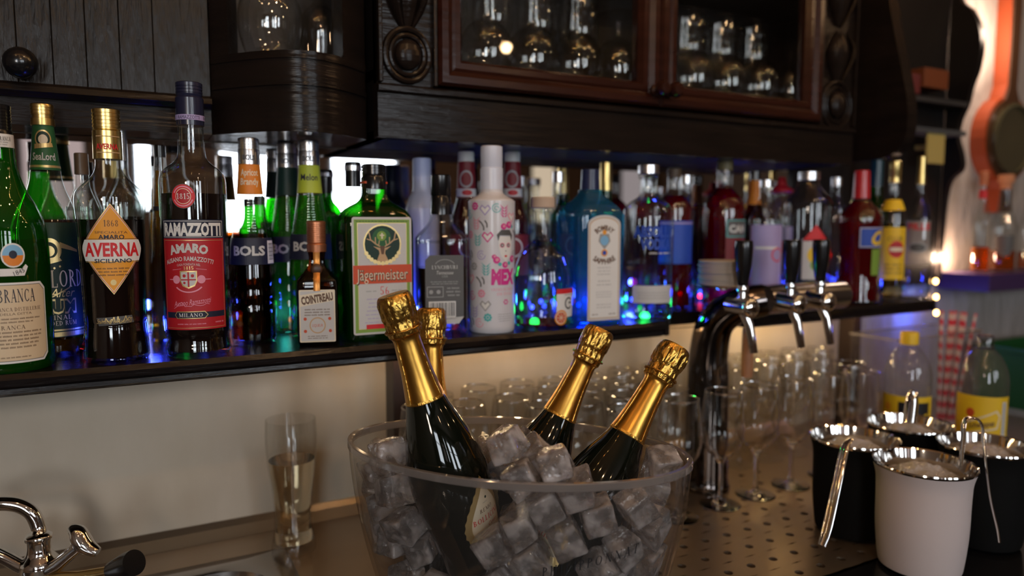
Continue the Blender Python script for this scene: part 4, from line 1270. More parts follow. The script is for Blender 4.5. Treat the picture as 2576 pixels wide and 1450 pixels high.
D.rect(-3, 586, 1, 600, K['palecream'], 6); D.rect(-7, 590, 5, 593, K['palecream'], 6)
D.poly([(-11, 622), (9, 622), (6, 636), (16, 656), (-16, 656), (-8, 636)], K['tan'], 6); D.poly([(-7, 618), (6, 618), (3, 638), (-3, 638)], K['brown'], 7)
D.poly([(-8, 622), (-24, 618), (-10, 628)], K['tan'], 6); D.poly([(8, 622), (22, 618), (9, 628)], K['tan'], 6)
for s_ in (-1, 1):
    D.line([(s_ * 4, 620), (s_ * 18, 612), (s_ * 30, 602), (s_ * 34, 584)], 3.2, K['tan'], 6); D.line([(s_ * 18, 612), (s_ * 18, 596)], 2.6, K['tan'], 6); D.line([(s_ * 28, 604), (s_ * 40, 600)], 2.6, K['tan'], 6); D.line([(s_ * 10, 616), (s_ * 8, 604)], 2.4, K['tan'], 6)
for i in range(11):
    a = radians(28 + i * 12.4); D.disc(47 * cos(a), 613 + 47 * sin(a), 5.5, K['gold'], 7, n=7)
D.poly([(-75, 664), (75, 664), (75, 709), (-75, 709)], K['jag'], 5); D.text('Jägermeister', 0, 687, 30, K['brown'], 6, w=132, bold=.03)
D.text('Jägermeister', -1.2, 686, 29, K['palecream'], 7, w=131, bold=-.008)
D.text('56', 4, 727, 20, K['brightred'], 2, w=22, serif=True); D.microtext(-46, -14, 724, 731, 1, K['grey'], 2, 33); D.microtext(20, 52, 724, 731, 1, K['grey'], 2, 34)
D.microtext(-50, 50, 742, 808, 7, K['lilac'], 2, 35, .35); D.rect(-44, 808, 62, 819, K['brightred'], 2)
D.build('label', B.root, B.flat(FD), base=.0007)

# --- square whiskey bottle turned with its back label to the front
B = Bottle('liqueur_bottle', 'square whiskey bottle with black cap showing its black back label and barcode', 1110, 0.980)
B.root.rotation_euler.z += radians(8)
B.body([(540, 24), (540, 24), (556, 28), (566, 34), (580, 46), (592, 57), (602, 61), (612, 60), (622, 61), (800, 61), ('b', 60)], M['clear'], n=6.0, ratio=1.0, seg=72)
B.liquid(672, pbr('dark_whiskey', (0.012, 0.004, 0.001), 0.04, coat=0.2), z0=.022)
B.cap([(440, 22), (443, 25), (490, 25), (494, 23), (498, 25), (540, 27)], M['black_plastic'])
D = Decal(); D.poly([(-36, 640), (46, 640), (46, 792), (34, 806), (-48, 806), (-48, 652)], K['darkgrey'], 0)
D.poly([(-48, 796), (46, 790), (34, 807), (-48, 807)], K['lightgrey'], 1)
D.text('LYNCHBURG', 0, 669, 9, K['lightgrey'], 1, w=62, serif=True); D.text('Tennessee', 0, 682, 9, K['lightgrey'], 1, w=42, slant=.3); D.text('USA', 0, 691, 6, K['grey'], 1); D.ring(0, 668, 24, 26, K['grey'], 1, a0=205, a1=335, ky=.7)
D.microtext(-40, 38, 702, 712, 2, K['grey'], 1, 41); D.frame(-44, 716, -4, 742, 1.5, K['grey'], 1); D.disc(-34, 729, 5, K['grey'], 1); D.disc(-16, 729, 5, K['grey'], 1); D.microtext(2, 40, 716, 742, 3, K['grey'], 1, 42)
D.rect(-40, 752, 26, 795, K['white'], 1)
rb = random.Random(3); q = -36
while q < 21:
    wq = rb.choice((1, 1, 1.8, 2.6)); D.rect(q, 755, q + wq, 788, K['black'], 2); q += wq + rb.choice((1, 1.5, 2.2))
D.build('label', B.root, B.flat(61 * B.su), base=.0006)

# --- white bottle with the printed pattern
B = Bottle('liqueur_bottle', 'slim white bottle printed with pink and teal flowers and a painted face', 1237, 0.958)
B.body([(476, 27), (476, 27), (486, 29), (494, 38), (502, 52), (510, 57), (524, 58), (700, 57), ('b', 57)], pbr('white_coated_glass', (0.62, 0.62, 0.66), 0.32, coat=0.3))
B.cap([(368, 24), (370, 27), (420, 27), (422, 26), (424, 28), (477, 28)], pbr('white_cap', (0.62, 0.66, 0.78), 0.35, coat=0.2))
D = Decal()
rp = random.Random(12)
cols = [K['teal'], K['magenta'], K['pink'], K['lilac'], K['grey'], K['teal'], K['pink']]
spots_ = [(-70, 540), (-48, 520), (-44, 560), (-20, 530), (-26, 566), (8, 525), (-66, 590), (-40, 600), (-14, 596), (-70, 640), (-30, 640), (-52, 668), (-18, 672), (-66, 700), (-34, 704), (-60, 740), (-30, 734), (-50, 776), (-20, 764), (-66, 806), (-36, 806), (-14, 792), (28, 530), (52, 548), (70, 590), (66, 640), (74, 700)]
for i, (u_, v_) in enumerate(spots_):
    c_ = cols[i % 7]; k_ = i % 5; n0_ = len(D.items)
    if k_ == 0:
        D.ring(u_, v_, 7, 8.4, c_, 1, 16, 0, 300); D.ring(u_, v_, 3, 4.2, c_, 1, 12, 60, 360)
    elif k_ == 1:
        for a in range(0, 360, 45): D.disc(u_ + 5.5 * cos(radians(a)), v_ + 5.5 * sin(radians(a)), 2.3, c_, 1, n=8)
        D.disc(u_, v_, 2.4, c_, 2, n=8)
    elif k_ == 2:
        for j in range(4): D.poly([(u_, v_ + 12 - j * 5), (u_ + 9, v_ + 4 - j * 5), (u_ + 3, v_ + 13 - j * 5)], c_, 1); D.poly([(u_, v_ + 12 - j * 5), (u_ - 9, v_ + 4 - j * 5), (u_ - 3, v_ + 13 - j * 5)], c_, 1)
    elif k_ == 3:
        D.poly([(u_, v_ + 10), (u_ - 11, v_ - 3), (u_ - 6, v_ - 10), (u_, v_ - 5), (u_ + 6, v_ - 10), (u_ + 11, v_ - 3)], c_, 1); D.poly([(u_, v_ + 7), (u_ - 8, v_ - 3), (u_ - 5, v_ - 7), (u_, v_ - 2), (u_ + 5, v_ - 7), (u_ + 8, v_ - 3)], K['white'], 2)
    else:
        D.line([(u_ - 8, v_ - 8), (u_ - 2, v_ - 3), (u_ + 2, v_ + 4), (u_ + 2, v_ + 10)], 2.6, K['darkgrey'], 1); D.line([(u_ + 4, v_ - 8), (u_ + 8, v_ - 2), (u_ + 8, v_ + 5)], 2.4, K['darkgrey'], 1)
    for q_ in range(n0_, len(D.items)):
        V_, P_, m_, l_ = D.items[q_]; D.items[q_] = ([(u_ + (v[0] - u_) * 1.35, v_ + (v[1] - v_) * 1.35) for v in V_], P_, m_, l_)
# a generic painted face with flowers in the hair
D.poly([(14, 594), (46, 594), (50, 606), (50, 628), (44, 644), (32, 656), (20, 644), (14, 628), (12, 606)], K['white'], 3); D.poly([(12, 606), (8, 590), (20, 578), (44, 578), (54, 592), (50, 606), (46, 592), (16, 592)], K['darkgrey'], 4)
for u_ in (22, 40): D.disc(u_, 616, 6.5, K['pink'], 4, n=12); D.disc(u_, 616, 4.5, K['darkgrey'], 5, n=12); D.disc(u_, 616, 1.8, K['white'], 6, n=8)
D.poly([(27, 642), (32, 639.5), (37, 642), (32, 646)], K['brightred'], 4); D.disc(32, 630, 2, K['grey'], 4, n=8)
for u_, v_, r_ in ((26, 570, 8), (42, 566, 9), (8, 652, 9), (30, 664, 8), (54, 650, 9), (2, 644, 6)):
    D.disc(u_, v_, r_, K['magenta'], 4, n=9); D.disc(u_ + 1, v_ - 1, r_ * .5, K['pink'], 5, n=8)
for u_, v_ in ((16, 662), (42, 660), (52, 570)): D.disc(u_, v_, 5, K['teal'], 3, n=6)
D.text('MEX', 28, 692, 36, K['magenta'], 3, w=66, bold=.06, slant=.05); D.text('CREMA DE FRESA', 28, 724, 7, K['pink'], 3, w=66, serif=True); D.text('AND TEQUILA', 30, 735, 7, K['pink'], 3, w=46, serif=True)
for a in range(0, 360, 60): D.disc(32 + 5 * cos(radians(a)), 755 + 5 * sin(radians(a)), 2.2, K['magenta'], 3, n=8)
D.microtext(10, 52, 782, 804, 4, K['grey'], 3, 55, .4)
D.build('print', B.root, B.cyl(4), base=.0003)

# --- round flask with the pale stopper
B = Bottle('liqueur_bottle', 'round clear flask with a pale wooden stopper and a little pink liquor left', 1366, 0.962)
B.body([(524, 24), (524, 24), (532, 25), (534, 20), (560, 19), (590, 20), (606, 26), (620, 42), (640, 58), (665, 68), (690, 73), (720, 75), (790, 73), (815, 70), ('b', 66)], M['clear'])
B.liquid(808, M['pink_liq'])
B.cap([(496, 27), (498, 29), (522, 29), (524, 27)], pbr('pale_cork', (0.50, 0.38, 0.29), 0.7), name='stopper')
D = Decal(); D.rect(-32, 722, 34, 792, K['white'], 0); D.ring(8, 758, 11, 15, K['black'], 1, 24, 40, 330); D.rect(8, 755, 22, 759, K['black'], 1); D.rect(-32, 722, 34, 734, K['brightred'], 1); D.rect(-8, 736, 24, 738, K['grey'], 1)
D.disc(-18, 792, 19, K['orange'], 2); D.disc(-19, 792, 15.5, K['palecream'], 3); D.disc(-19, 792, 13.5, K['jag'], 4)
for a in range(0, 360, 45): D.line([(-19, 792), (-19 + 12 * cos(radians(a)), 792 + 12 * sin(radians(a)))], 1.2, K['palecream'], 5)
D.build('label', B.root, B.cyl(66))

# --- square pale blue gin
B = Bottle('liqueur_bottle', 'square-sided pale blue gin bottle with navy cap and tall arched white label', 1483, 0.965)
B.root.rotation_euler.z = radians(-3)
B.body([(478, 23), (478, 23), (490, 26), (505, 38), (520, 54), (535, 64), (548, 67), (600, 67), ('b', 63)], M['blue_gin'], n=7.0, ratio=1.0, seg=72)
B.liquid(545, thin('blue_gin_liquid', (0.40, 0.75, 0.88), (0.1, 0.4, 0.6), 0.02, 0.2, haze=0.10, haze_col=(0.06, 0.40, 0.70)))
B.cap([(426, 18), (428, 22), (478, 24)], pbr('navy_cap_gin', (0.012, 0.02, 0.07), 0.35, coat=0.2), (2, 0))
D = Decal()
arch = lambda k, y0, y1, hw: [(-hw, y1), (hw, y1), (hw, y0 + hw * .5)] + [(hw * cos(radians(a)), y0 + hw * .5 - hw * .5 * sin(radians(a))) for a in range(15, 180, 15)] + [(-hw, y0 + hw * .5)]
D.poly(arch(1, 542, 798, 46), K['lightgrey'], 0); D.poly(arch(1, 548, 793, 42), K['tan'], 1); D.poly(arch(1, 550, 791, 40), K['white'], 2)
D.text('BOMBAY', 0, 573, 13, K['brown'], 3, w=56, bold=.04, arc=36); D.poly([(-13, 588), (-17, 606), (0, 626), (17, 606), (13, 588)], K['grey'], 3); D.disc(0, 604, 12, K['sky'], 4); D.disc(0, 584, 6, K['amber'], 4, n=8); D.disc(0, 634, 9, K['amber'], 4); D.disc(0, 634, 5.5, K['blue'], 5)
D.text('SAPPHIRE', 0, 655, 13, K['brown'], 3, w=62, bold=.04, arc=-46)
D.microtext(-22, 22, 666, 690, 3, K['grey'], 3, 61, .35); D.microtext(-24, 24, 698, 716, 2, K['grey'], 3, 62, .35); D.microtext(-26, 26, 726, 744, 3, K['grey'], 3, 63, .35); D.microtext(-24, 24, 756, 770, 2, K['grey'], 3, 64, .35); D.microtext(-34, -16, 780, 786, 1, K['brown'], 3, 65); D.microtext(14, 34, 780, 786, 1, K['brown'], 3, 66)
D.build('label', B.root, B.flat(66.5 * B.su), base=.0012)

# --- clear vodka with blue lettering
B = Bottle('liqueur_bottle', 'clear round-shouldered vodka bottle with silver cap and blue capital letters', 1628, 0.962)
B.body([(438, 24), (438, 24), (446, 26), (452, 22), (488, 22), (498, 28), (508, 44), (522, 58), (540, 64), (570, 65), (760, 64), ('b', 62)], M['clear'])
B.liquid(660, M['clear_liq'])
B.cap([(415, 24), (417, 27), (438, 27)], M['silver_cap'])
D = Decal(); D.text('ABSOLUT', 0, 582, 26, K['blue'], 1, w=112, bold=.05); D.text('VODKA', 2, 612, 26, K['blue'], 1, w=82, bold=.05); D.microtext(-20, 44, 630, 640, 1, K['lightgrey'], 1, 71)
D.build('print', B.root, B.cyl(22))
D = Decal(); D.rect(-46, 714, 62, 757, K['lightgrey'], 0); D.microtext(-34, 50, 728, 748, 3, K['grey'], 1, 72, .35)
D.build('label', B.root, B.cyl(10))

# --- round-shouldered red bottle behind the beer tower
B = Bottle('liqueur_bottle', 'clear round-shouldered bottle of red liqueur behind the first beer tap', 1818, 1.045)
B.body([(428, 20), (428, 20), (470, 20), (482, 28), (500, 44), (520, 52), (545, 54), (620, 53), ('b', 52)], M['clear'])
B.liquid(474, M['red_liq'])
B.cap([(404, 17), (406, 20), (430, 20)], pbr('olive_cap', (0.16, 0.13, 0.06), 0.5), (2, 0))
D = Decal(); D.rect(-30, 552, 40, 598, K['darkgrey'], 0); D.frame(-28, 554, 38, 596, 2, K['teal'], 1); D.text('CAN', 4, 575, 18, K['lightgrey'], 1, bold=.04); D.rect(-30, 598, 40, 660, K['darkred'], 0)
D.build('label', B.root, B.cyl(36))
B = Bottle('liqueur_bottle', 'bottle of red liqueur with a bright blue label just past the blue-lettered vodka', 1692, 1.06)
B.body([(446, 17), (446, 17), (480, 17), (492, 24), (505, 38), (520, 46), (540, 48), (700, 47), ('b', 46)], M['clear'])
B.liquid(492, M['red_liq'])
B.cap([(424, 15), (426, 18), (447, 18)], pbr('brown_cap', (0.10, 0.06, 0.03), 0.5), (2, 0))
D = Decal(); D.rect(-52, 556, 52, 662, K['blue'], 0); D.rect(-52, 560, 52, 564, K['lilac'], 1)
D.build('label', B.root, B.cyl(14))
# --- big clear ones
B = Bottle('liqueur_bottle', 'big clear square-shouldered bottle with a red and yellow label behind the third beer tap', 2028, 0.985)
B.body([(452, 26), (452, 26), (470, 30), (490, 46), (505, 58), (525, 62), (640, 62), ('b', 60)], M['clear'])
B.liquid(610, M['clear_liq'])
B.cap([(432, 24), (434, 28), (454, 28)], M['silver_cap'], (2, 0))
D = Decal(); D.poly([(-32, 604), (0, 566), (34, 604)], K['brightred'], 0); D.rect(-32, 606, 34, 700, K['lightgrey'], 0); D.disc(2, 640, 22, K['yellow'], 1); D.disc(2, 664, 14, K['leaf'], 2); D.disc(8, 640, 8, K['brightred'], 2)
D.build('label', B.root, B.cyl(22))
B = Bottle('liqueur_bottle', 'clear bottle with a pale blue label between the first two beer taps', 1922, 1.0)
B.body([(470, 16), (470, 16), (500, 18), (520, 26), (545, 38), (560, 42), (640, 42), ('b', 41)], M['clear'])
B.liquid(600, M['clear_liq'])
B.cap([(452, 14), (454, 17), (471, 17)], M['silver_cap'], (2, 0))
D = Decal(); D.rect(-46, 566, 52, 716, K['lilac'], 0); D.rect(-30, 620, 30, 626, K['white'], 1); D.disc(30, 640, 18, K['brightred'], 1); D.disc(30, 640, 14, K['lilac'], 2)
D.build('label', B.root, B.cyl(6))
B = Bottle('liqueur_bottle', 'dark bottle with a glowing orange neck label behind the beer taps', 1893, 1.075)
B.body([(452, 13), (452, 13), (500, 15), (530, 22), (555, 30), (570, 32), ('b', 31)], M['amber_glass'])
B.liquid(540, M['rum'])
B.cap([(430, 11), (432, 14), (453, 14)], M['black_plastic'])
B.band(455, 515, K['orange'], 'neck_label')
B = Bottle('liqueur_bottle', 'tequila bottle wearing a red hat-shaped cap behind the second beer tap', 1960, 1.06)
B.body([(486, 16), (486, 16), (500, 18), (520, 28), (540, 34), (560, 36), (700, 36), ('b', 35)], M['clear'])
B.liquid(545, M['clear_liq'])
B.cap([(446, 6), (450, 10), (466, 13), (470, 18), (478, 29), (482, 30), (486, 26), (488, 16)], pbr('red_hat_cap', (0.45, 0.015, 0.03), 0.45), name='hat_cap')
D = Decal(); D.rect(-36, 570, 36, 690, K['lilac'], 0); D.disc(0, 620, 16, K['brightred'], 1)
D.build('label', B.root, B.cyl(0))
# --- the red bitter aperitif and the rums at the end
B = Bottle('liqueur_bottle', 'bright red aperitif bottle with a red neck and blue label near the shelf end', 2160, 0.962)
B.body([(500, 22), (500, 22), (512, 30), (528, 44), (540, 53), (552, 56), (580, 55), (640, 52), (690, 51), (730, 54), ('b', 56)], M['clear'])
B.liquid(506, M['red_liq'])
B.cap([(430, 18), (432, 20), (500, 23)], pbr('red_neck_foil', (0.42, 0.012, 0.02), 0.3, coat=0.4))
D = Decal(); D.rect(-40, 572, 46, 622, K['blue'], 0); D.frame(-39, 573, 45, 621, 2, K['lightgrey'], 1); D.text('Ca', 20, 597, 34, K['yellow'], 1, slant=.4, bold=.05); D.rect(-6, 626, 30, 690, K['leaf'], 0)
D.build('label', B.root, B.cyl(40))
B = Bottle('liqueur_bottle', 'rum bottle with gold cap and yellow label with a red disc near the shelf end', 2241, 0.960)
B.body([(458, 15), (458, 15), (495, 16), (508, 22), (530, 30), (545, 33), (600, 34), ('b', 33)], M['clear'])
B.liquid(560, thin('straw_rum', (0.85, 0.72, 0.35), (0.5, 0.35, 0.1), 0.02, 0.2))
B.cap([(406, 13), (408, 16), (440, 16), (442, 15), (460, 17)], M['gold_cap'], (2, 0))
B.band(503, 530, K['yellow'], 'neck_label')
D = Decal(); D.rect(-44, 572, 44, 702, K['yellow'], 0); D.disc(6, 627, 21, K['brightred'], 1); D.disc(6, 627, 17, K['red'], 2); D.rect(-12, 622, 24, 632, K['palecream'], 3); D.microtext(-30, 30, 660, 690, 3, K['brown'], 1, 81); D.text('CLUB', 2, 600, 12, K['brown'], 1)
D.build('label', B.root, B.cyl(8))
B = Bottle('liqueur_bottle', 'clear cane spirit bottle with a slim gold neck, last at the end of the shelf', 2307, 0.958)
B.body([(462, 12), (462, 12), (495, 14), (515, 24), (540, 33), (560, 36), (600, 37), ('b', 36)], M['clear'])
B.liquid(560, M['clear_liq'])
B.cap([(394, 9), (396, 11), (430, 11), (464, 13)], M['gold_cap'])
D = Decal(); D.rect(-34, 556, 34, 664, thin('pale_label', (0.8, 0.75, 0.72), None, haze=0.55, haze_col=(0.6, 0.55, 0.5)), 0); D.text('PILLE', 2, 570, 16, K['brightred'], 1, w=60, bold=.03); D.disc(0, 622, 26, K['grey'], 1, ry=14); D.disc(0, 622, 20, K['darkgrey'], 2, ry=9)
D.build('label', B.root, B.cyl(0))
B = Bottle('liqueur_bottle', 'dark teal-capped bottle behind the red aperitif at the end of the shelf', 2196, 1.09)
B.body([(470, 16), (470, 16), (500, 18), (530, 30), (550, 34), ('b', 33)], M['dark_green_glass'])
B.liquid(560, M['amaro'])
B.cap([(384, 14), (386, 16), (470, 17)], pbr('teal_foil', (0.01, 0.05, 0.07), 0.3, coat=0.3))

# --- second row, partly hidden
B = Bottle('liqueur_bottle', 'clear bottle with plain silver screw cap half hidden behind the diamond-label amaro', 318, 1.085)
B.body([(404, 14), (404, 14), (440, 16), (470, 30), (500, 44), (530, 48), (700, 48), ('b', 47)], M['clear'])
B.liquid(545, M['amaro'])
B.cap([(319, 12), (321, 15)] + ridges(324, 350, 15, 6) + [(352, 15), (405, 15)], M['silver_cap'], (2, 0))
B = Bottle('liqueur_bottle', 'dark-capped bottle standing between the green-label rum and the diamond-label amaro', 217, 1.09)
B.body([(440, 17), (440, 17), (470, 19), (500, 30), (530, 42), (550, 44), ('b', 43)], M['clear'])
B.liquid(560, M['rum'])
B.cap([(386, 15), (388, 18), (440, 19)], pbr('brown_foil', (0.10, 0.065, 0.035), 0.4))
B = Bottle('liqueur_bottle', 'very tall slim bottle of golden liqueur behind the tall red-labelled amaro', 413, 1.075)
B.body([(395, 14), (395, 14), (440, 17), (520, 22), (600, 28), (700, 33), (800, 37), ('b', 40)], M['clear'])
B.liquid(430, M['yellow_liq'])
B.cap([(366, 12), (368, 15), (396, 15)], M['black_plastic'])
B.band(520, 530, K['black'], 'band')
B = Bottle('liqueur_bottle', 'small dark bottle with a black cap beside the amber brandy', 657, 1.105)
B.body([(515, 13), (515, 13), (550, 15), (575, 24), (600, 30), ('b', 29)], M['dark_green_glass'])
B.liquid(600, M['amaro'])
B.cap([(494, 12), (496, 14), (516, 14)], M['black_plastic'])
B = Bottle('liqueur_bottle', 'green glass bottle with a black cap between the melon liqueur and the stag-label bottle', 822, 1.12)
B.body([(485, 16), (485, 16), (505, 18), (525, 34), (545, 42), (570, 44), ('b', 43)], M['green_glass'])
B.liquid(600, M['amaro'])
B.cap([(444, 13), (446, 16), (486, 17)], M['black_plastic'])
B = Bottle('liqueur_bottle', 'clear vodka bottle with a silver-rimmed black cap beside the stag-label bottle', 892, 1.075)
B.body([(470, 19), (470, 19), (520, 22), (550, 38), (575, 42), (700, 42), ('b', 41)], M['clear'])
B.liquid(565, M['clear_liq'])
B.cap([(408, 17), (410, 20), (420, 21), (430, 20), (470, 20)], M['black_plastic'])
B.band(418, 430, M['silver_cap'], 'cap_ring', h=(21.5, 21.5))
B = Bottle('liqueur_bottle', 'tall frosted white bottle between the stag-label bottle and the square whiskey', 1064, 1.085)
B.body([(445, 24), (445, 24), (480, 25), (500, 34), (520, 40), (540, 42), (700, 42), ('b', 41)], M['milky'])
B.cap([(398, 20), (400, 23), (446, 24)], pbr('pale_blue_cap', (0.36, 0.40, 0.58), 0.4))
for cx_, lb in ((1174, 'maroon-necked syrup bottle with white cap between the whiskey and the white bottle'), (1288, 'maroon-necked syrup bottle with white cap behind the round flask')):
    B = Bottle('liqueur_bottle', lb, cx_, 1.075, group='maroon-necked syrup bottles')
    B.body([(408, 20), (408, 20), (450, 22), (495, 24), (520, 30), (545, 38), (565, 42), (700, 43), ('b', 42)], M['clear'])
    B.liquid(500, pbr('dark_cherry', (0.035, 0.003, 0.005), 0.05, coat=0.2))
    B.cap([(382, 18), (384, 20), (408, 20)], pbr('white_screw_cap', (0.50, 0.50, 0.47), 0.5), (2, 0))
    B.band(408, 498, K['darkred'], 'neck_label')
    D = Decal(); D.disc(0, 452, 17, K['grey'], 0, ry=22); D.disc(0, 452, 13, K['darkred'], 1, ry=17); D.rect(-34, 476, 34, 496, K['lightgrey'], 0); D.disc(2, 486, 12, K['red'], 1, ry=7)
    D.build('neck_print', B.root, B.rnd(460), base=.0009)
    D = Decal(); D.rect(-52, 590, 52, 690, K['darkred'], 0); D.ring(4, 622, 20, 24, K['lightgrey'], 1)
    D.build('label', B.root, B.cyl(0))
B = Bottle('liqueur_bottle', 'clear bottle with silver cap behind the square blue gin', 1404, 1.09)
B.body([(458, 15), (458, 15), (500, 17), (520, 30), (545, 38), ('b', 38)], M['clear']); B.liquid(580, M['clear_liq'])
B.cap([(432, 12), (434, 15), (459, 15)], M['silver_cap'], (2, 0))
B = Bottle('liqueur_bottle', 'dark green bottle with gold foil cap behind the square blue gin', 1522, 1.085)
B.body([(480, 15), (480, 15), (510, 18), (535, 32), (560, 36), ('b', 36)], M['dark_green_glass']); B.liquid(560, M['amaro'])
B.cap([(408, 13), (410, 15), (480, 16)], M['gold_cap'])
B = Bottle('liqueur_bottle', 'clear bottle behind the beer tower next to the round-shouldered red one', 1722, 1.10)
B.body([(462, 15), (462, 15), (495, 17), (515, 28), (540, 36), ('b', 36)], M['clear']); B.liquid(600, M['clear_liq'])
B.cap([(440, 12), (442, 15), (463, 15)], M['silver_cap'], (2, 0))
B = Bottle('liqueur_bottle', 'clear bottle half hidden between the third beer tap and the red aperitif', 2096, 1.075)
B.body([(468, 15), (468, 15), (500, 17), (520, 26), (545, 33), ('b', 33)], M['clear']); B.liquid(590, M['clear_liq'])
B.cap([(446, 12), (448, 15), (469, 15)], M['silver_cap'], (2, 0))

# ------------------------------------------------------------------ the ice bucket with sparkling wine
BC = Vector((0.388, 0.730)); BANG = radians(-44.0)
BZ0, BZ1 = CT + .0008, 1.14
BAX, BBX = 0.207, 0.121                       # half axes of the mouth
def bucket_loop(k, n=72, sc=1.0):
    P = []
    for i in range(n):
        a = 2 * pi * i / n
        e = 1.06
        P.append((BAX * k * sc * math.copysign(abs(cos(a)) ** e, cos(a)), BBX * k * sc * math.copysign(abs(sin(a)) ** e, sin(a))))
    return P
def bucket_k(t):                              # taper, t = 0 base .. 1 mouth
    return 0.76 + 0.24 * (1 - (1 - t) ** 1.7)
BH = BZ1 - BZ0
bucket = empty('ice_bucket', (BC.x, BC.y, BZ0), BANG, 'large oval clear acrylic champagne bowl filled with ice and four bottles', 'ice bucket')
b = BM(); R_ = []
th = 0.0045
def bl(z, inset):
    k = bucket_k(max(z, 0) / BH)
    s = 1 - inset / (BBX * k)
    sx = 1 - inset / (BAX * k)
    return [b.verts.new((p[0] * sx, p[1] * s, z)) for p in bucket_loop(k)]
zs = [BH * i / 14 for i in range(15)]
outer = [bl(q, 0) for q in zs[:-1]] + [bl(BH - .009, 0)]
inner = [bl(q, th) for q in [.006] + zs[1:-1]] + [bl(BH - .009, th)]
for RR in (outer, inner):
    for A, B_ in zip(RR, RR[1:]):
        for i in range(72):
            j = (i + 1) % 72; b.faces.new((A[i], A[j], B_[j], B_[i]))
    b.faces.new(RR[0])
obj('bowl', b, M['acrylic'], bucket)
b = BM()
def rl(z, out):
    k = bucket_k(1.0); s = 1 + out / BBX; sx = 1 + out / BAX
    return [b.verts.new((p[0] * sx, p[1] * s, z)) for p in bucket_loop(k)]
rr = [rl(BH - .009, .0), rl(BH - .008, .0012), rl(BH - .001, .0012), rl(BH, .0004), rl(BH, -th + .0004), rl(BH - .001, -th - .0008), rl(BH - .009, -th)]
for A, B_ in zip(rr, rr[1:]):
    for i in range(72):
        j = (i + 1) % 72; b.faces.new((A[i], A[j], B_[j], B_[i]))
obj('rim', b, M['acrylic_rim'], bucket)
# lettering on the side facing the camera
def bucket_surf(w, z):
    """point of the outer wall; w = world direction angle of the wall point seen from the bowl centre"""
    k = bucket_k(z / BH)
    a = w - BANG
    c_, s_ = cos(a), sin(a)
    r = 1.0 / sqrt((c_ / (BAX * k)) ** 2 + (s_ / (BBX * k)) ** 2)
    return r
def ray_bucket(px_, py_):
    d = ray(px_, py_)
    lo, hi = 0.3, 1.2
    best = None
    for i in range(600):
        t = lo + (hi - lo) * i / 600
        p = EYE + d * t
        z = p.z - BZ0
        if z < 0 or z > BH: continue
        q = Vector((p.x - BC.x, p.y - BC.y)); 
        c_, s_ = cos(-BANG), sin(-BANG)
        lx, ly = q.x * c_ - q.y * s_, q.x * s_ + q.y * c_
        k = bucket_k(z / BH)
        if (lx / (BAX * k)) ** 2 + (ly / (BBX * k)) ** 2 <= 1.0:
            return Vector((lx, ly, z))
    return None
PA, PB = ray_bucket(1364, 1441), ray_bucket(1611, 1380)
ta, tb = atan2(PA.y / BBX, PA.x / BAX), atan2(PB.y / BBX, PB.x / BAX)
PH = ray_bucket(1487, 1440).z - 0; PT = ray_bucket(1487, 1392).z
CAPH = 0.0112
D = Decal(); _V, _P = serif_mesh('PHILIPPONNAT', 0.27); D.add([(v[0] * 40, -v[1] * 40) for v in _V], _P, K['black'], 0)
uu = [v[0] for it in D.items for v in it[0]]; U0, U1 = min(uu), max(uu)
_TS = [ta + (tb - ta) * i / 60 for i in range(61)]
def _wall(t_, k):
    cc, ss = cos(t_), sin(t_); e = 1.06
    a_ = atan2(abs(ss) ** (1 / e), abs(cc) ** (1 / e))
    return BAX * k * math.copysign(abs(cos(a_)) ** e, cc), BBX * k * math.copysign(abs(sin(a_)) ** e, ss)
_AL = [0.0]
for _i in range(60):
    _p, _q = _wall(_TS[_i], 1), _wall(_TS[_i + 1], 1); _AL.append(_AL[-1] + hypot(_p[0] - _q[0], _p[1] - _q[1]))
def t_of(f):
    g = min(max(f, 0), 1) * _AL[-1]
    for _i in range(60):
        if g <= _AL[_i + 1]: return _TS[_i] + (_TS[_i + 1] - _TS[_i]) * (g - _AL[_i]) / (_AL[_i + 1] - _AL[_i])
    return tb
def bmap(u, v, l):
    f = (u - U0) / (U1 - U0)
    z = PA.z + (PB.z - PA.z) * f - v / 40 * CAPH
    k = bucket_k(z / BH)
    x_, y_ = _wall(t_of(f), k)
    L_ = hypot(x_, y_)
    return (x_ * (1 + (.0006 + l) / L_), y_ * (1 + (.0006 + l) / L_), z)
D.build('lettering', bucket, bmap, label='black serif lettering on the bowl')

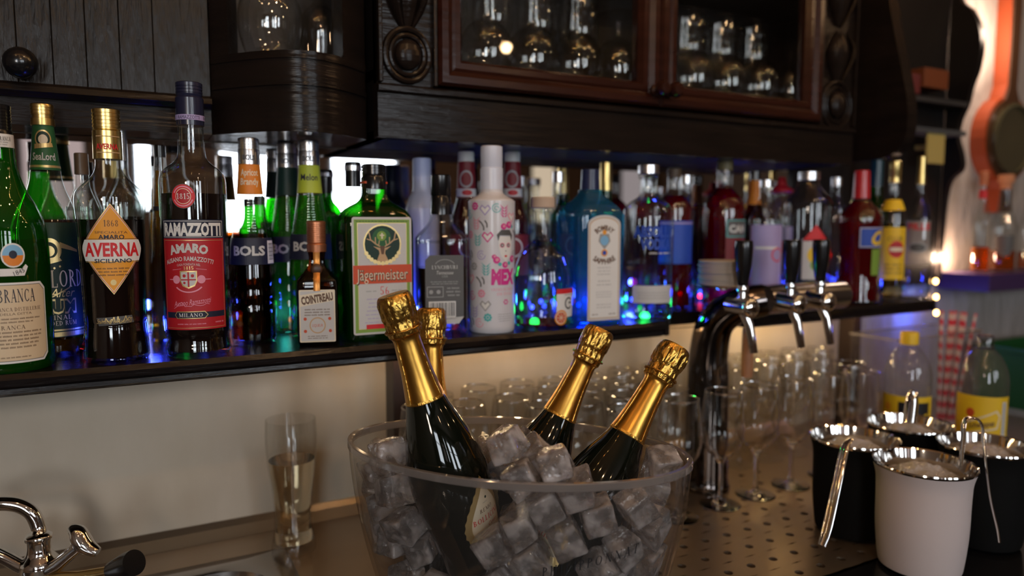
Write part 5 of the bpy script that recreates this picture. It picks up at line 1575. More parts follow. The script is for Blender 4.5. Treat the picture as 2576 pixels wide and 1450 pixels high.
CHP = [(0, .0165), (.003, .0185), (.010, .0198), (.024, .0195), (.030, .0182), (.040, .0185), (.046, .0178), (.050, .0150), (.060, .0150), (.085, .0168), (.105, .0192), (.121, .0218),
       (.135, .0258), (.155, .0330), (.180, .0402), (.205, .0448), (.222, .0457), (.245, .0440), (.275, .0400), (.300, .0370), (.318, .0352), (.326, .0340), (.330, .0300)]
CHL = 0.330
def champagne(top, below, label, turn, lab_turn):
    """top: world point of the crown, below: another point on the axis"""
    top, below = Vector(top), Vector(below)
    ax = (top - below).normalized()
    base = top - ax * CHL
    root = empty('sparkling_wine_bottle', base, 0, label, 'bottle', 'sparkling wine bottles in the ice bowl')
    # local z = axis, local -Y turned to the camera
    tocam = (EYE - (top + base) / 2); tocam -= ax * tocam.dot(ax); tocam.normalize()
    y_ = -tocam; x_ = y_.cross(ax).normalized()
    root.rotation_euler = Matrix((x_, y_, ax)).transposed().to_euler()
    body = [(r, CHL - s) for s, r in CHP if s > .115][::-1]
    body = smooth_prof(body, 4)
    b = BM(); lathe(b, [(0, .004), (.02, .003), (.028, 0)] + body, 64, caps=(False, False))
    obj('glass', b, M['champagne_glass'], root)
    def RR(s):
        for (s0, r0), (s1, r1) in zip(CHP, CHP[1:]):
            if s0 <= s <= s1: return r0 + (r1 - r0) * (s - s0) / (s1 - s0)
        return CHP[-1][1]
    neck = [(r + .0004, CHL - s) for s, r in CHP if .046 <= s <= .123][::-1]
    neck = smooth_prof(neck, 5)
    b = BM(); lathe(b, neck, 64, caps=(False, False))
    fo = obj('neck_foil', b, M['gold_foil'], root)
    b = BM()
    for a0 in (-.85, .9):                      # the two raised folds running down the foil
        pts = [((r + .0006) * sin(a0), -(r + .0006) * cos(a0), z) for r, z in neck]
        tube(b, pts, .0006, 6)
    lathe(b, [(RR(.1205) + .0007, CHL - .1232), (RR(.1205) + .0011, CHL - .1222), (RR(.119) + .0007, CHL - .1195)], 64, caps=(False, False))
    obj('foil_edge', b, M['gold_cap_foil'], fo)
    cap = smooth_prof([(r, CHL - s) for s, r in CHP if s <= .046][::-1], 7)
    sd = turn * 7.3
    def crump(a, z):
        k = (CHL - z)
        w = min(1, k / .006) * min(1, max(0, (.055 - k) / .01))
        q = Vector((cos(a) * 4.6 + sd, sin(a) * 4.6, k * 48))
        n1 = mnoise.noise(q); n2 = mnoise.noise(q * 2.3 + Vector((5, 0, 0)))
        wire = 0.0011 * max(0, 1 - abs(((a + turn) % (pi / 2)) - pi / 4) / .16)
        ridge = (1 - abs(n1) * 2.2)
        return w * (.0010 * ridge + .0005 * n2 + wire * (1 if k > .008 else 0) - .0006)
    b = BM(); lathe(b, [(.0145, CHL - .050)] + cap + [(.008, CHL + .0008), (0, CHL + .0006)], 120, ripple=crump, caps=(False, False))
    c = obj('foil_cap', b, M['gold_cap_foil'], root)
    b = BM()                                    # twisted wire ring under the foil
    ring = [((.0190 + .0012) * cos(2 * pi * i / 40), (.0190 + .0012) * sin(2 * pi * i / 40), CHL - .0395 + .0005 * sin(i * 2.2)) for i in range(41)]
    tube(b, ring, .0012, 8, 0, False)
    obj('wire_ring', b, M['gold_cap_foil'], c)
    # drop-shaped label with a scalloped gold edge
    def drop(k, hs, hw, wav=0.0, n=48):
        P = []
        for i in range(n):
            t = i / n * 2 * pi
            y = -cos(t); x = sin(t) * sin(t / 2) ** 1.3
            w_ = 1 + (wav * (1 if i % 2 else -1) if wav else 0)
            P.append((x * hw * 1.12 * w_ * k, y * hs * w_ * k))
        return P
    u0 = 1000.0                                 # label unit: 1/1000 m
    D = Decal()
    D.poly([(x, y) for x, y in drop(1, 41, 39, .022, 56)], K['gold'], 0)
    D.poly([(x, y + 2) for x, y in drop(1, 33, 29)], K['palecream'], 1)
    D.disc(1, -15, 1.6, K['darkgreen'], 2, n=8); D.text('PREMIO', -1, -10, 1.6, K['grey'], 2)
    D.text('REMO', -1, -2, 4.6, K['brown'], 2, w=19, serif=True, slant=.1)
    D.text('BOLLICINE', 0, 8, 6.4, K['brightred'], 2, w=42, serif=True)
    D.text('Cuvee', 6, 17, 4.5, K['jag'], 2, slant=.4)
    D.poly([(-20, 27), (-8, 23), (8, 24), (20, 27), (10, 33), (-8, 34)], K['tan'], 2)
    def lm(u, v, l):
        s = .256 + v / u0; r = RR(s) + l; a = u / u0 / RR(s) + lab_turn
        return (r * sin(a), -r * cos(a), CHL - s)
    D.build('label', root, lm, step=3.0, lift=.00012, base=.0005, label='cream drop-shaped label with a scalloped gold edge')
    return root
def at_depth(px_, py_, dep):
    return EYE + ray(px_, py_) * dep
BOT = [((988, 741), .780, (1115, 1150), .810, 'leaning bottle with a gold foil neck, tallest and foremost in the acrylic bowl', 1, radians(42)),
       ((1084, 777), .930, (1085, 1150), .910, 'gold-necked bottle standing half hidden behind the tallest one in the acrylic bowl', 2, radians(150)),
       ((1512, 828), .920, (1372, 1120), .910, 'gold-necked bottle leaning towards the tap, the rear one of the pair', 3, radians(-58)),
       ((1701, 872), .860, (1547, 1150), .835, 'gold-necked bottle leaning furthest over the end of the acrylic bowl', 4, radians(-38))]
CHB = []
for (tp, td, bp_, bd, lb, tn, lt) in BOT:
    CHB.append(champagne(at_depth(tp[0], tp[1], td), at_depth(bp_[0], bp_[1], bd), lb, tn, lt))

# ------------------------------------------------------------------ ice cubes
def cube_mesh(seed, s=.0345):
    r = random.Random(seed)
    b = BM()
    bmesh.ops.create_cube(b, size=s)
    for v in b.verts: v.co += Vector((r.uniform(-.1, .1), r.uniform(-.1, .1), r.uniform(-.1, .1))) * s
    bmesh.ops.bevel(b, geom=b.edges[:], offset=s * .13, segments=3, affect='EDGES', profile=.6)
    bmesh.ops.subdivide_edges(b, edges=[e for e in b.edges if e.calc_length() > s * .4], cuts=3, use_grid_fill=True)
    for v in b.verts:
        n = mnoise.noise(v.co / s * 2.3 + Vector((seed * 3.1, 0, 0)))
        v.co *= 1 + .06 * n
        # the dimple that machine-made cubes have
        d = (v.co - Vector((0, 0, s * .55))).length
        if d < s * .34: v.co.z -= (s * .34 - d) * .75
    me_ = b
    return me_
ICE = [(0.3612,0.7767,1.1021,-1.74,-0.15,0.79),
(0.4046,0.7095,1.0890,1.89,-0.46,2.30),
(0.3873,0.7175,1.0519,1.40,0.12,1.09),
(0.3876,0.6452,0.9440,-0.04,-0.03,-2.12),
(0.3274,0.6888,0.9747,0.77,-0.37,0.50),
(0.4131,0.6904,1.1238,0.23,0.64,-0.41),
(0.3720,0.8050,0.9458,0.02,0.07,-1.93),
(0.3826,0.7380,1.1065,1.01,-2.65,0.57),
(0.3397,0.7242,0.9455,-0.63,-1.71,0.79),
(0.3407,0.6615,1.0200,0.71,2.98,0.85),
(0.3296,0.6615,1.0563,1.06,-0.08,0.95),
(0.3538,0.6667,0.9461,3.12,-0.10,0.99),
(0.2871,0.8168,0.9471,0.75,1.44,-1.38),
(0.4036,0.6767,0.9452,1.81,1.61,-0.35),
(0.3928,0.8359,1.0654,0.04,0.17,-0.39),
(0.5080,0.7074,1.0708,-0.84,-2.95,0.31),
(0.4071,0.8325,1.1002,0.13,0.09,0.99),
(0.3254,0.8039,0.9473,1.66,0.12,0.99),
(0.3884,0.8010,1.1096,-1.57,0.49,-0.63),
(0.3850,0.6692,1.1001,0.91,0.18,-2.05),
(0.3624,0.6377,1.0427,1.79,-0.60,-0.69),
(0.3723,0.7423,0.9484,-1.63,0.06,1.63),
(0.3726,0.6989,0.9476,1.59,0.04,0.98),
(0.3680,0.6800,1.0663,-0.14,-2.51,-0.53),
(0.4290,0.7845,0.9477,-0.11,-0.11,-1.49),
(0.3912,0.6169,1.0715,0.24,1.11,-0.27),
(0.3517,0.6431,1.0798,-0.03,0.52,2.56),
(0.3715,0.6256,1.1057,-1.08,0.09,-2.08),
(0.3335,0.7621,0.9481,-1.55,0.03,-3.06),
(0.4093,0.7310,1.1360,-2.27,0.37,-1.41),
(0.4126,0.7464,0.9455,-0.82,-1.71,-0.52),
(0.4556,0.7687,0.9805,-1.80,0.20,-1.11),
(0.4203,0.6018,1.0945,0.26,0.21,-1.89),
(0.5012,0.7130,1.0253,1.80,-0.04,2.11),
(0.4378,0.6539,0.9450,1.33,1.65,-0.68),
(0.3024,0.7310,0.9451,-1.52,-0.01,0.21),
(0.4798,0.7372,0.9792,-1.53,0.30,0.37),
(0.2947,0.7672,0.9467,-0.83,-1.49,-2.10),
(0.4253,0.6262,0.9749,-0.34,0.36,-2.91),
(0.3740,0.7155,1.1471,2.34,0.63,0.20),
(0.4004,0.6080,1.1242,-0.30,-0.16,1.08),
(0.3500,0.6385,1.1349,1.77,1.05,-0.48),
(0.2728,0.7721,0.9829,0.08,-0.06,0.26),
(0.4205,0.7089,0.9463,1.61,0.08,2.47),
(0.4062,0.6470,1.1240,1.07,0.63,2.30),
(0.4173,0.7214,0.9839,3.11,-0.12,-0.07),
(0.4539,0.5998,1.0526,2.16,0.26,-1.57),
(0.2601,0.8444,1.0724,2.36,0.12,-0.49),
(0.2646,0.7635,1.0543,1.19,1.17,0.02),
(0.4519,0.7278,0.9456,0.10,-3.14,-0.73),
(0.4782,0.7475,1.0170,1.49,-0.29,-2.42),
(0.4486,0.6871,0.9477,0.07,0.05,-2.12),
(0.5227,0.6388,1.0569,1.37,2.07,1.20),
(0.4934,0.6101,1.0290,-1.82,-0.25,1.93),
(0.4936,0.7396,1.0578,-0.13,0.87,-1.27),
(0.4935,0.6022,1.0704,2.02,0.91,0.72),
(0.3792,0.6189,1.1525,1.96,-0.01,-2.11),
(0.4992,0.6292,0.9952,-1.13,-2.06,1.25),
(0.4824,0.6384,0.9453,-0.07,-1.44,1.20),
(0.4863,0.7030,0.9468,-1.50,0.10,0.34),
(0.2917,0.7347,0.9809,-0.06,3.10,0.55),
(0.5007,0.6699,0.9694,0.44,1.04,-2.38),
(0.2511,0.7828,1.1328,-1.29,3.08,0.23),
(0.4961,0.7067,0.9860,-1.62,-0.17,-2.67),
(0.4624,0.6366,0.9826,-0.15,2.89,0.05),
(0.2628,0.8255,1.0196,0.15,2.48,1.35),
(0.3401,0.6501,1.1696,-1.08,3.00,0.63),
(0.5197,0.6139,1.1307,-0.03,-1.85,1.36),
(0.2559,0.8107,1.0535,-2.05,0.91,0.96),
(0.4542,0.6125,1.0138,1.83,0.21,-1.22),
(0.2503,0.8143,1.1044,-0.20,-0.18,0.03),
(0.2858,0.7641,1.0215,2.20,1.22,-0.15),
(0.5161,0.6803,1.0438,2.99,0.30,0.27),
(0.3810,0.6627,1.1493,2.30,0.21,-1.99),
(0.5104,0.6720,1.0079,0.15,1.85,0.37),
(0.2558,0.7727,1.0941,1.35,-0.05,0.19),
(0.5229,0.6332,1.0970,-1.72,0.22,-2.18),
(0.4659,0.5944,1.0996,1.37,2.64,-0.25),
(0.2696,0.8549,1.1118,1.81,0.28,1.35),
(0.3718,0.8376,0.9975,4.20,2.93,3.53),
(0.4620,0.6929,0.9915,3.33,6.19,5.68),
(0.4498,0.7219,1.0199,0.03,3.73,0.32),
(0.3486,0.8359,0.9457,1.09,1.51,1.88),
(0.3804,0.7181,0.9823,5.39,2.79,1.62),
(0.2611,0.7889,1.0277,4.60,3.40,1.88),
(0.4479,0.6208,0.9451,3.02,2.83,1.29),
(0.3902,0.8322,1.0297,3.41,4.34,1.31),
(0.3281,0.6925,0.9401,5.08,3.74,6.28),
(0.4978,0.6487,1.0330,5.28,6.18,1.70),
(0.4523,0.6691,0.9727,1.61,4.28,0.26),
(0.4285,0.6067,1.0332,1.45,0.67,5.10),
(0.4474,0.7283,0.9767,2.48,4.03,3.20),
(0.4508,0.7623,0.9476,5.84,1.01,4.26),
(0.4842,0.6591,0.9935,3.97,0.33,2.08),
(0.4762,0.7154,1.0484,4.77,2.68,5.59),
(0.4800,0.6697,0.9417,5.60,1.77,3.24),
(0.4155,0.6276,0.9449,2.41,4.96,3.58)]
ICM = []
for k in range(5):
    o = obj('ice_cube', cube_mesh(k + 1), M['ice'], None, sharp=0)
    ICM.append(o.data); bpy.data.objects.remove(o, do_unlink=True)
for i, t in enumerate(ICE):
    o = bpy.data.objects.new('ice_cube', ICM[i % 5]); COL.objects.link(o)
    o.location = t[0:3]; o.rotation_euler = t[3:6]; o.scale = (.94, .94, .94)
    tag(o, 'clear ice cube in the pile of the big acrylic bowl', 'ice cube', 'ice cubes in the acrylic bowl')

# ------------------------------------------------------------------ stemware
WG = [(.0335, 0), (.0340, .0010), (.030, .0022), (.012, .0050), (.0052, .012), (.0040, .030), (.0038, .060), (.0050, .072), (.0120, .082), (.0240, .094), (.0330, .110), (.0362, .128), (.0355, .150), (.0330, .175), (.0302, .198)]
def stem_glass(name, prof, k=5, wall=.0011):
    """outer foot, stem and bowl as one glass; the inner wall closes at the rim"""
    P = smooth_prof(prof, k)
    rz_, rr_ = P[-1][1], P[-1][0]
    P = P + [(rr_ + .0004, rz_ + .0006), (rr_ + .0001, rz_ + .0013), (rr_ - wall * .5, rz_ + .0017), (rr_ - wall - .0001, rz_ + .0013), (rr_ - wall - .0003, rz_ + .0006)]
    bowl_i = [(max(r - wall, 0.0005), z + (.004 if r < .02 else 0)) for r, z in P[:-5] if z >= prof[8][1] - .0001]
    b = BM()
    lathe(b, [(0, 0)] + P + bowl_i[::-1] + [(0, bowl_i[0][1])], 40)
    for f in b.faces:
        if f.calc_center_median().z > rz_ - .0002 and f.calc_center_median().xy.length > .01: f.material_index = 1
    return b
g0 = obj('wine_glass', stem_glass('wine_glass', WG), [M['wine'], M['wine_rim']])
WGM = g0.data
WGF = WGM.copy(); WGF.materials[0] = M['wine_solid']     # the front row shows its stems and feet
GL = []
used = [False]
def put_glass(X, Y, label, group, s=1.0, z=CT + .0006, flip=False, mesh=None, h=.198):
    if mesh is None and not used[0]:
        o = g0; used[0] = True
    else:
        o = bpy.data.objects.new('wine_glass', mesh or WGM); COL.objects.link(o)
    o.location = (X, Y, z + (h * s if flip else 0)); o.scale = (s, s, s)
    o.rotation_euler = (pi if flip else 0, 0, 0)
    tag(o, label, 'glass', group)
    GL.append((X, Y))
    return o
FR = [((1800, 1265), 'clear wine glass at the front of the row, nearest the acrylic bowl'),
      ((1888, 1241), 'clear wine glass second in the front row on the steel tray'),
      ((1976, 1217), 'clear wine glass third in the front row, before the dark ice pail'),
      ((1694, 1296), 'clear wine glass behind the pointed end of the acrylic bowl')]
for (p, lb) in FR:
    q = on_z(p[0], p[1] - 2, CT); put_glass(q.x - .003, q.y - .014, lb, 'wine glasses in the front row', mesh=WGF)
q = on_z(2080, 1198, CT); put_glass(q.x, q.y, 'clear wine glass behind the first dark ice pail, in front of the shelf post', 'wine glasses in the front row', mesh=WGF)
q = on_z(2156, 1188, CT); put_glass(q.x, q.y, 'clear wine glass behind the ice pails beside the yellow-capped bottle', 'wine glasses in the front row', mesh=WGF)
TOW = Vector((colx(1780, 0.960, 1000), 0.960))                  # foot of the beer tower
posts = [colx(987, 1.13, 900), colx(2112, 1.13, 900)]
BEER = on_z(740, 1385, CT)
SODAS = [(at_depth(2283, 950, 1.36).x, at_depth(2283, 950, 1.36).y), (at_depth(2474, 950, 1.33).x, at_depth(2474, 950, 1.33).y)]
def free(X, Y):
    if hypot(X - TOW.x, Y - TOW.y) < .085: return False
    if any(abs(X - p) < .056 and Y > 1.07 for p in posts): return False
    if hypot(X - BEER.x, Y - BEER.y) < .08: return False
    if any(hypot(X - a, Y - c) < .082 for a, c in SODAS): return False
    if X > colx(2195, .975, 900) - .045 and Y < 1.08: return False
    if X < 1.30 and hypot((X - TOW.x), (Y - TOW.y)) < .07: return False
    return all(hypot(X - a, Y - c) > .0745 for a, c in GL)
rows = [(1.100, 0.345, 1.50), (1.022, 0.385, 1.46), (0.944, 0.56, 1.40), (0.868, 0.66, 1.34)]
for k, (Y, xa, xb) in enumerate(rows):
    X = xa
    while X < xb:
        if free(X, Y):
            nm = ('near the cream wall' if k == 0 else 'in the middle rows')
            put_glass(X + rnd.uniform(-.003, .003), Y + rnd.uniform(-.003, .003), 'clear wine glass standing in the close ranks behind the front row under the bottle shelf', 'wine glasses under the shelf', rnd.choice((1.0, .985, 1.0)))
            X += .078
        else: X += .012
# the tall beer glass with a little drink left
b = BM()
BP = smooth_prof([(.029, 0), (.031, .002), (.031, .014), (.027, .035), (.0265, .06), (.029, .09), (.0335, .125), (.036, .155), (.0365, .175), (.0355, .198)], 5)
lathe(b, [(0, 0)] + BP + [(r - .0016, z) for r, z in BP[::-1] if z > .012] + [(0, .013)], 48)
bg = obj('beer_glass', b, M['wine']); bg.location = (BEER.x, BEER.y, CT + .0006)
tag(bg, 'tall waisted beer glass with pale drink against the cream wall beside the wine glasses', 'glass')
bq = [(r - .0022, z) for r, z in BP if .014 < z < .142]
b = BM(); lathe(b, [(0, bq[0][1])] + bq + [(0, bq[-1][1])], 48)
obj('drink', b, pbr('pale_drink', (1.0, 0.90, 0.70), 0.0, trans=1.0, ior=1.33), bg)

# glasses in the cabinets
SNI = [(.036, 0), (.0365, .001), (.030, .003), (.010, .006), (.0045, .014), (.004, .030), (.0050, .038), (.012, .044), (.026, .052), (.039, .068), (.044, .088), (.043, .112), (.037, .135), (.031, .150)]
sm = obj('brandy_glass', stem_glass('s', SNI), [M['wine'], M['wine_rim']]); SNM = sm.data; bpy.data.objects.remove(sm, do_unlink=True)
def cab_glass(name, mesh, X, Y, z, flip, h, label, group, s=1.0):
    o = bpy.data.objects.new(name, mesh); COL.objects.link(o)
    o.location = (X, Y, z + ((h + .002) * s if flip else 0) + .0006); o.rotation_euler = (pi if flip else 0, 0, 0); o.scale = (s, s, s)
    tag(o, label, 'glass', group)
    return o
gx0, gx1 = cx0 + .07, CABX1 - .07
n = 10
for i in range(n):
    X = gx0 + (gx1 - gx0) * (i + .5) / n
    dn = 'first' if X < dxb else 'second'
    cab_glass('brandy_glass', SNM, X, 1.052, fl, True, .150, 'upturned round brandy glass on the cabinet floor behind the %s glazed door' % dn, 'upturned brandy glasses behind the %s door' % dn, .96)
for i in range(n):
    X = gx0 + (gx1 - gx0) * (i + 0.0) / n
    dn = 'first' if X < dxb else 'second'
    if X - gx0 < .01 or abs(X - dxb) < .03: continue
    cab_glass('wine_glass', WGM, X, 1.113, fl, False, .198, 'upright wine glass at the back behind the %s glazed door' % dn, 'upright wine glasses behind the %s door' % dn, .98)
bfx = colx(686, 1.055, 60)
cab_glass('brandy_glass', SNM, bfx, 1.072, z4_, True, .150, 'large upturned brandy glass in the curved display window', None, 1.0)
cab_glass('wine_glass', WGM, colx(806, 1.08, 60), 1.085, z4_, True, .198, 'slim upturned wine glass beside the large one in the curved window', None, .80)

# ------------------------------------------------------------------ beer tower with three taps
tw = empty('beer_tower', (TOW.x, TOW.y, CT + .0006), 0, 'chrome beer tower with three black-handled taps in front of the bottle shelf', 'beer tap')
def T(p): return (p[0] - TOW.x, p[1] - TOW.y, p[2] - CT)
AY = 0.880
AZ = on_y(1900, 757, AY).z                     # height of the arm
ax1 = colx(2112, AY, 755)
b = BM()
col = curve_pts([T((TOW.x, TOW.y, CT)), T((TOW.x, TOW.y, CT + .10)), T((TOW.x, TOW.y, CT + .20)), T((TOW.x - .004, TOW.y - .004, AZ - .10)), T((TOW.x - .004, TOW.y - .020, AZ - .045)), T((TOW.x + .016, TOW.y - .050, AZ - .012)), T((TOW.x + .05, AY, AZ))], 6)
tube(b, col, [.040 - .012 * i / (len(col) - 1) for i in range(len(col))], 28)
lathe(b, [(.043, 0), (.043, .006), (.0405, .009), (.0395, .02)], 40)
obj('column', b, M['dark_chrome'], tw)
b = BM(); tube(b, [T((TOW.x + .045, AY, AZ)), T((ax1, AY, AZ))], .026, 28); ball(b, T((ax1, AY, AZ)), .026, 20, .35, 1, 1)
arm = obj('arm', b, M['dull_chrome'], tw)
for px_ in (1872, 1992, 2066):
    hx = colx(px_, AY - .05, 760)
    f0 = T((hx, AY, AZ))
    b = BM()
    tube(b, [(f0[0], f0[1] - .020, f0[2]), (f0[0], f0[1] - .062, f0[2] - .002)], .0145, 24)
    ball(b, (f0[0], f0[1] - .064, f0[2] - .002), .0165, 20, 1, .6, 1)
    tube(b, [(f0[0], f0[1] - .050, f0[2] - .010), (f0[0] + .004, f0[1] - .058, f0[2] - .030), (f0[0] + .010, f0[1] - .064, f0[2] - .075)], [.0085, .0075, .0062], 18)
    tube(b, [(f0[0], f0[1] - .046, f0[2] + .010), (f0[0], f0[1] - .046, f0[2] + .0345)], [.0075, .0055], 18)
    lathe(b, [(.0085, f0[2] + .022), (.0095, f0[2] + .026), (.0085, f0[2] + .030)], 20, center=(f0[0], f0[1] - .046))
    tp = obj('tap', b, M['chrome'], tw)
    b = BM(); lathe(b, smooth_prof([(.0075, f0[2] + .032), (.0095, f0[2] + .040), (.0130, f0[2] + .065), (.0145, f0[2] + .092), (.0138, f0[2] + .102), (.0130, f0[2] + .104)], 4), 24, center=(f0[0], f0[1] - .046))
    obj('handle', b, M['black_plastic'], tp)
b = BM()
hx = colx(1886, AY - .03, 850); f0 = T((hx, AY - .03, AZ))
lathe(b, smooth_prof([(.0075, f0[2] - .122), (.0095, f0[2] - .118), (.0095, f0[2] - .06), (.0085, f0[2] - .042)], 3), 20, center=(f0[0], f0[1] + .004))
wh = obj('drip_handle', b, pbr('pale_brown_wood', (0.34, 0.15, 0.07), 0.5), tw, label='pale brown wooden handle hanging below the first tap')
b = BM(); tube(b, [(f0[0], f0[1] + .004, f0[2] - .043), (f0[0], f0[1] + .004, f0[2] - .018)], .005, 14); obj('ferrule', b, M['chrome'], wh)
# paper coasters stacked on the flat cap of the tower
qx = colx(1820, AY + .01, 700); zt = AZ + .0262
b = BM(); lathe(b, [(.010, AZ + .02 - CT), (.010, zt - CT), (.041, zt - CT), (.042, zt + .002 - CT), (.041, zt + .003 - CT)], 40, center=(qx - TOW.x, AY + .012 - TOW.y))
obj('top_plate', b, M['dull_chrome'], tw)
for k in range(12):
    b = BM(); lathe(b, [(.0385, 0), (.0395, .0005), (.0395, .0026), (.0385, .0031), (0, .0031)], 40)
    c_ = obj('coaster', b, pbr('pulp_board', (0.42, 0.38, 0.34), 0.8)); c_.location = (qx + rnd.uniform(-.0015, .0015), AY + .012 + rnd.uniform(-.0015, .0015), zt + .0036 + .0034 * k)
    tag(c_, 'grey paper coaster in the stack resting on top of the beer tower', 'coaster', 'paper coasters')

# ------------------------------------------------------------------ sink tap
fc = at_depth(102, 1440, 0.875)
fa = empty('sink_tap', (fc.x, fc.y, CT + .004), 0, 'chrome sink mixer tap with a swan neck and cross levers', 'tap')
def Q(px_, py_, dep): 
    p = at_depth(px_, py_, dep); return (p.x - fc.x, p.y - fc.y, p.z - CT - .004)
zc = fc.z - CT - .004
b = BM(); lathe(b, smooth_prof([(.020, 0), (.020, .004), (.014, .010), (.014, zc - .03), (.017, zc - .022), (.021, zc - .010), (.0215, zc + .012), (.017, zc + .020), (.0135, zc + .026), (.0125, zc + .040), (.0145, zc + .042), (.0145, zc + .047), (.010, zc + .050)], 3), 32)
obj('body', b, M['chrome'], fa)
b = BM(); tube(b, curve_pts([(0, 0, zc + .045), Q(98, 1330, .875), Q(80, 1292, .872), Q(45, 1272, .868), Q(0, 1268, .862), Q(-60, 1274, .855), Q(-120, 1310, .85)], 6), .0085, 20)
obj('spout', b, M['chrome'], fa)
b = BM(); tube(b, [Q(118, 1436, .87), Q(150, 1418, .86), Q(185, 1388, .85), Q(203, 1372, .845)], [.010, .0085, .0075, .009], 18)
lv = obj('valve', b, M['chrome'], fa)
b = BM()
tube(b, curve_pts([Q(180, 1328, .845), Q(196, 1340, .843), Q(206, 1362, .842), Q(222, 1378, .842), Q(246, 1390, .842)], 5), [.006 + .006 * sin(pi * i / 20) for i in range(21)], 16, 0, True, .8)
obj('lever', b, M['chrome'], lv)
b = BM(); tube(b, [Q(85, 1436, .87), Q(50, 1424, .868), Q(10, 1402, .866), Q(-20, 1392, .864)], [.010, .0085, .008, .010], 18)
obj('valve', b, M['chrome'], fa)
b = BM(); tube(b, [Q(120, 1452, .865), Q(200, 1449, .845), Q(278, 1436, .83)], .0055, 16)
st = obj('stem', b, M['brass'], fa)
b = BM(); tube(b, [Q(274, 1437, .83), Q(280, 1436, .83), Q(322, 1422, .822), Q(338, 1416, .818)], [.0075, .0100, .0150, .0145], 28)
obj('knob', b, M['black_plastic'], st)

# ------------------------------------------------------------------ ice pails with tongs
def pail(px_, py_, label, m, group, zb=CT + .0065):
    c = on_z(px_, py_, CT + .152)
    root = empty('ice_pail', (c.x, c.y, zb), 0, label, 'ice pail', group)
    H = CT + .152 - zb
    P = smooth_prof([(.050, 0), (.053, .003), (.0575, .05), (.0583, .095), (.0590, .118), (.0590, .118), (.0605, .128), (.0645, H - .003)], 4)
    b = BM(); lathe(b, [(0, 0)] + P, 64, caps=(False, False)); obj('shell', b, m, root)
    b = BM(); lathe(b, [(.0643, H - .005), (.0655, H - .002), (.0649, H), (.0630, H - .0015), (.0590, .128), (.0570, .117), (.0560, .05), (.050, .006), (0, .006)], 64, caps=(False, False)); obj('liner', b, M['chrome'], root)
    b = BM()
    rp_ = random.Random(int(px_))
    n_ = 26
    V = {}
    for i in range(n_ + 1):
        for j in range(n_ + 1):
            x_, y_ = -1 + 2 * i / n_, -1 + 2 * j / n_
            r_ = hypot(x_, y_)
            if r_ <= 1.02:
                s_ = .0550
                V[i, j] = b.verts.new((x_ * s_, y_ * s_, .118 + .022 * (1 - r_ * r_) + .007 * mnoise.noise(Vector((x_ * 5 + px_, y_ * 5, 0)))))
    for i in range(n_):
        for j in range(n_):
            k_ = [(i, j), (i + 1, j), (i + 1, j + 1), (i, j + 1)]
            if all(q_ in V for q_ in k_): b.faces.new([V[q_] for q_ in k_])
    lab_ = {2325: 'heap of crushed ice in the white pail', 2150: 'heap of crushed ice in the dark pail beside the tray', 2288: 'heap of crushed ice in the rearmost dark pail', 2480: 'heap of crushed ice in the dark pail beside the tall tongs'}
    ic = obj('crushed_ice', b, pbr('crushed_ice', (0.62, 0.60, 0.60), 0.25, bump=((220, 220, 220), .8, .004), trans=0.35, ior=1.31), None, sharp=0)
    ic.location = root.location
    tag(ic, lab_[px_], 'ice', None, 'stuff')
    return root, c, H
pw, cw, HP = pail(2325, 1162, 'white enamelled ice pail with a chrome rim at the front of the group', M['white_enamel'], None)
pa, ca_, _ = pail(2150, 1098, 'matt black ice pail with chrome rim beside the steel tray', M['black_matte'], 'black ice pails')
pb, cb_, _ = pail(2288, 1063, 'matt black ice pail at the back behind the white one', M['black_matte'], 'black ice pails')
pc_, cc_, _ = pail(2480, 1116, 'matt black ice pail behind the tall bent tongs', M['black_matte'], 'black ice pails')
def tongs(label, pts, pts2, w=.0045):
    o0 = Vector(pts[0])
    root = empty('ice_tongs', o0, 0, label, 'tongs', 'ice tongs')
    b = BM(); P = curve_pts([tuple(Vector(p) - o0) for p in pts], 6)
    tube(b, P, w, 12, 0, True, .38); obj('arm', b, M['chrome'], root)
    b = BM(); P = curve_pts([tuple(Vector(p) - o0) for p in pts2], 6)
    tube(b, P, w, 12, 0, True, .38); obj('arm', b, M['chrome'], root)
    return root
A_ = lambda px_, py_, d: tuple(at_depth(px_, py_, d))
tongs('bent chrome tongs hooked over the edge of the white pail', [A_(2446, 1052, .985), A_(2432, 1054, .985), A_(2424, 1070, .985), A_(2422, 1110, .983), A_(2416, 1172, .98)],
      [A_(2446, 1052, .985), A_(2462, 1058, .983), A_(2472, 1080, .98), A_(2478, 1150, .97), A_(2490, 1250, .955), A_(2508, 1330, .94), A_(2514, 1366, .935)])
tongs('chrome tongs leaning outside the first dark pail beside the tray', [A_(2140, 1106, 1.03), A_(2120, 1130, 1.02), A_(2098, 1230, 1.0), A_(2074, 1330, .985), A_(2064, 1372, .98)],
      [A_(2140, 1106, 1.03), A_(2128, 1134, 1.015), A_(2106, 1235, .995), A_(2085, 1330, .98), A_(2070, 1374, .975)], .004)
tongs('chrome tongs standing upright in the rearmost dark pail', [A_(2300, 985, 1.16), A_(2288, 1010, 1.158), A_(2280, 1065, 1.152)], [A_(2300, 985, 1.16), A_(2304, 1012, 1.158), A_(2298, 1066, 1.15)], .008)

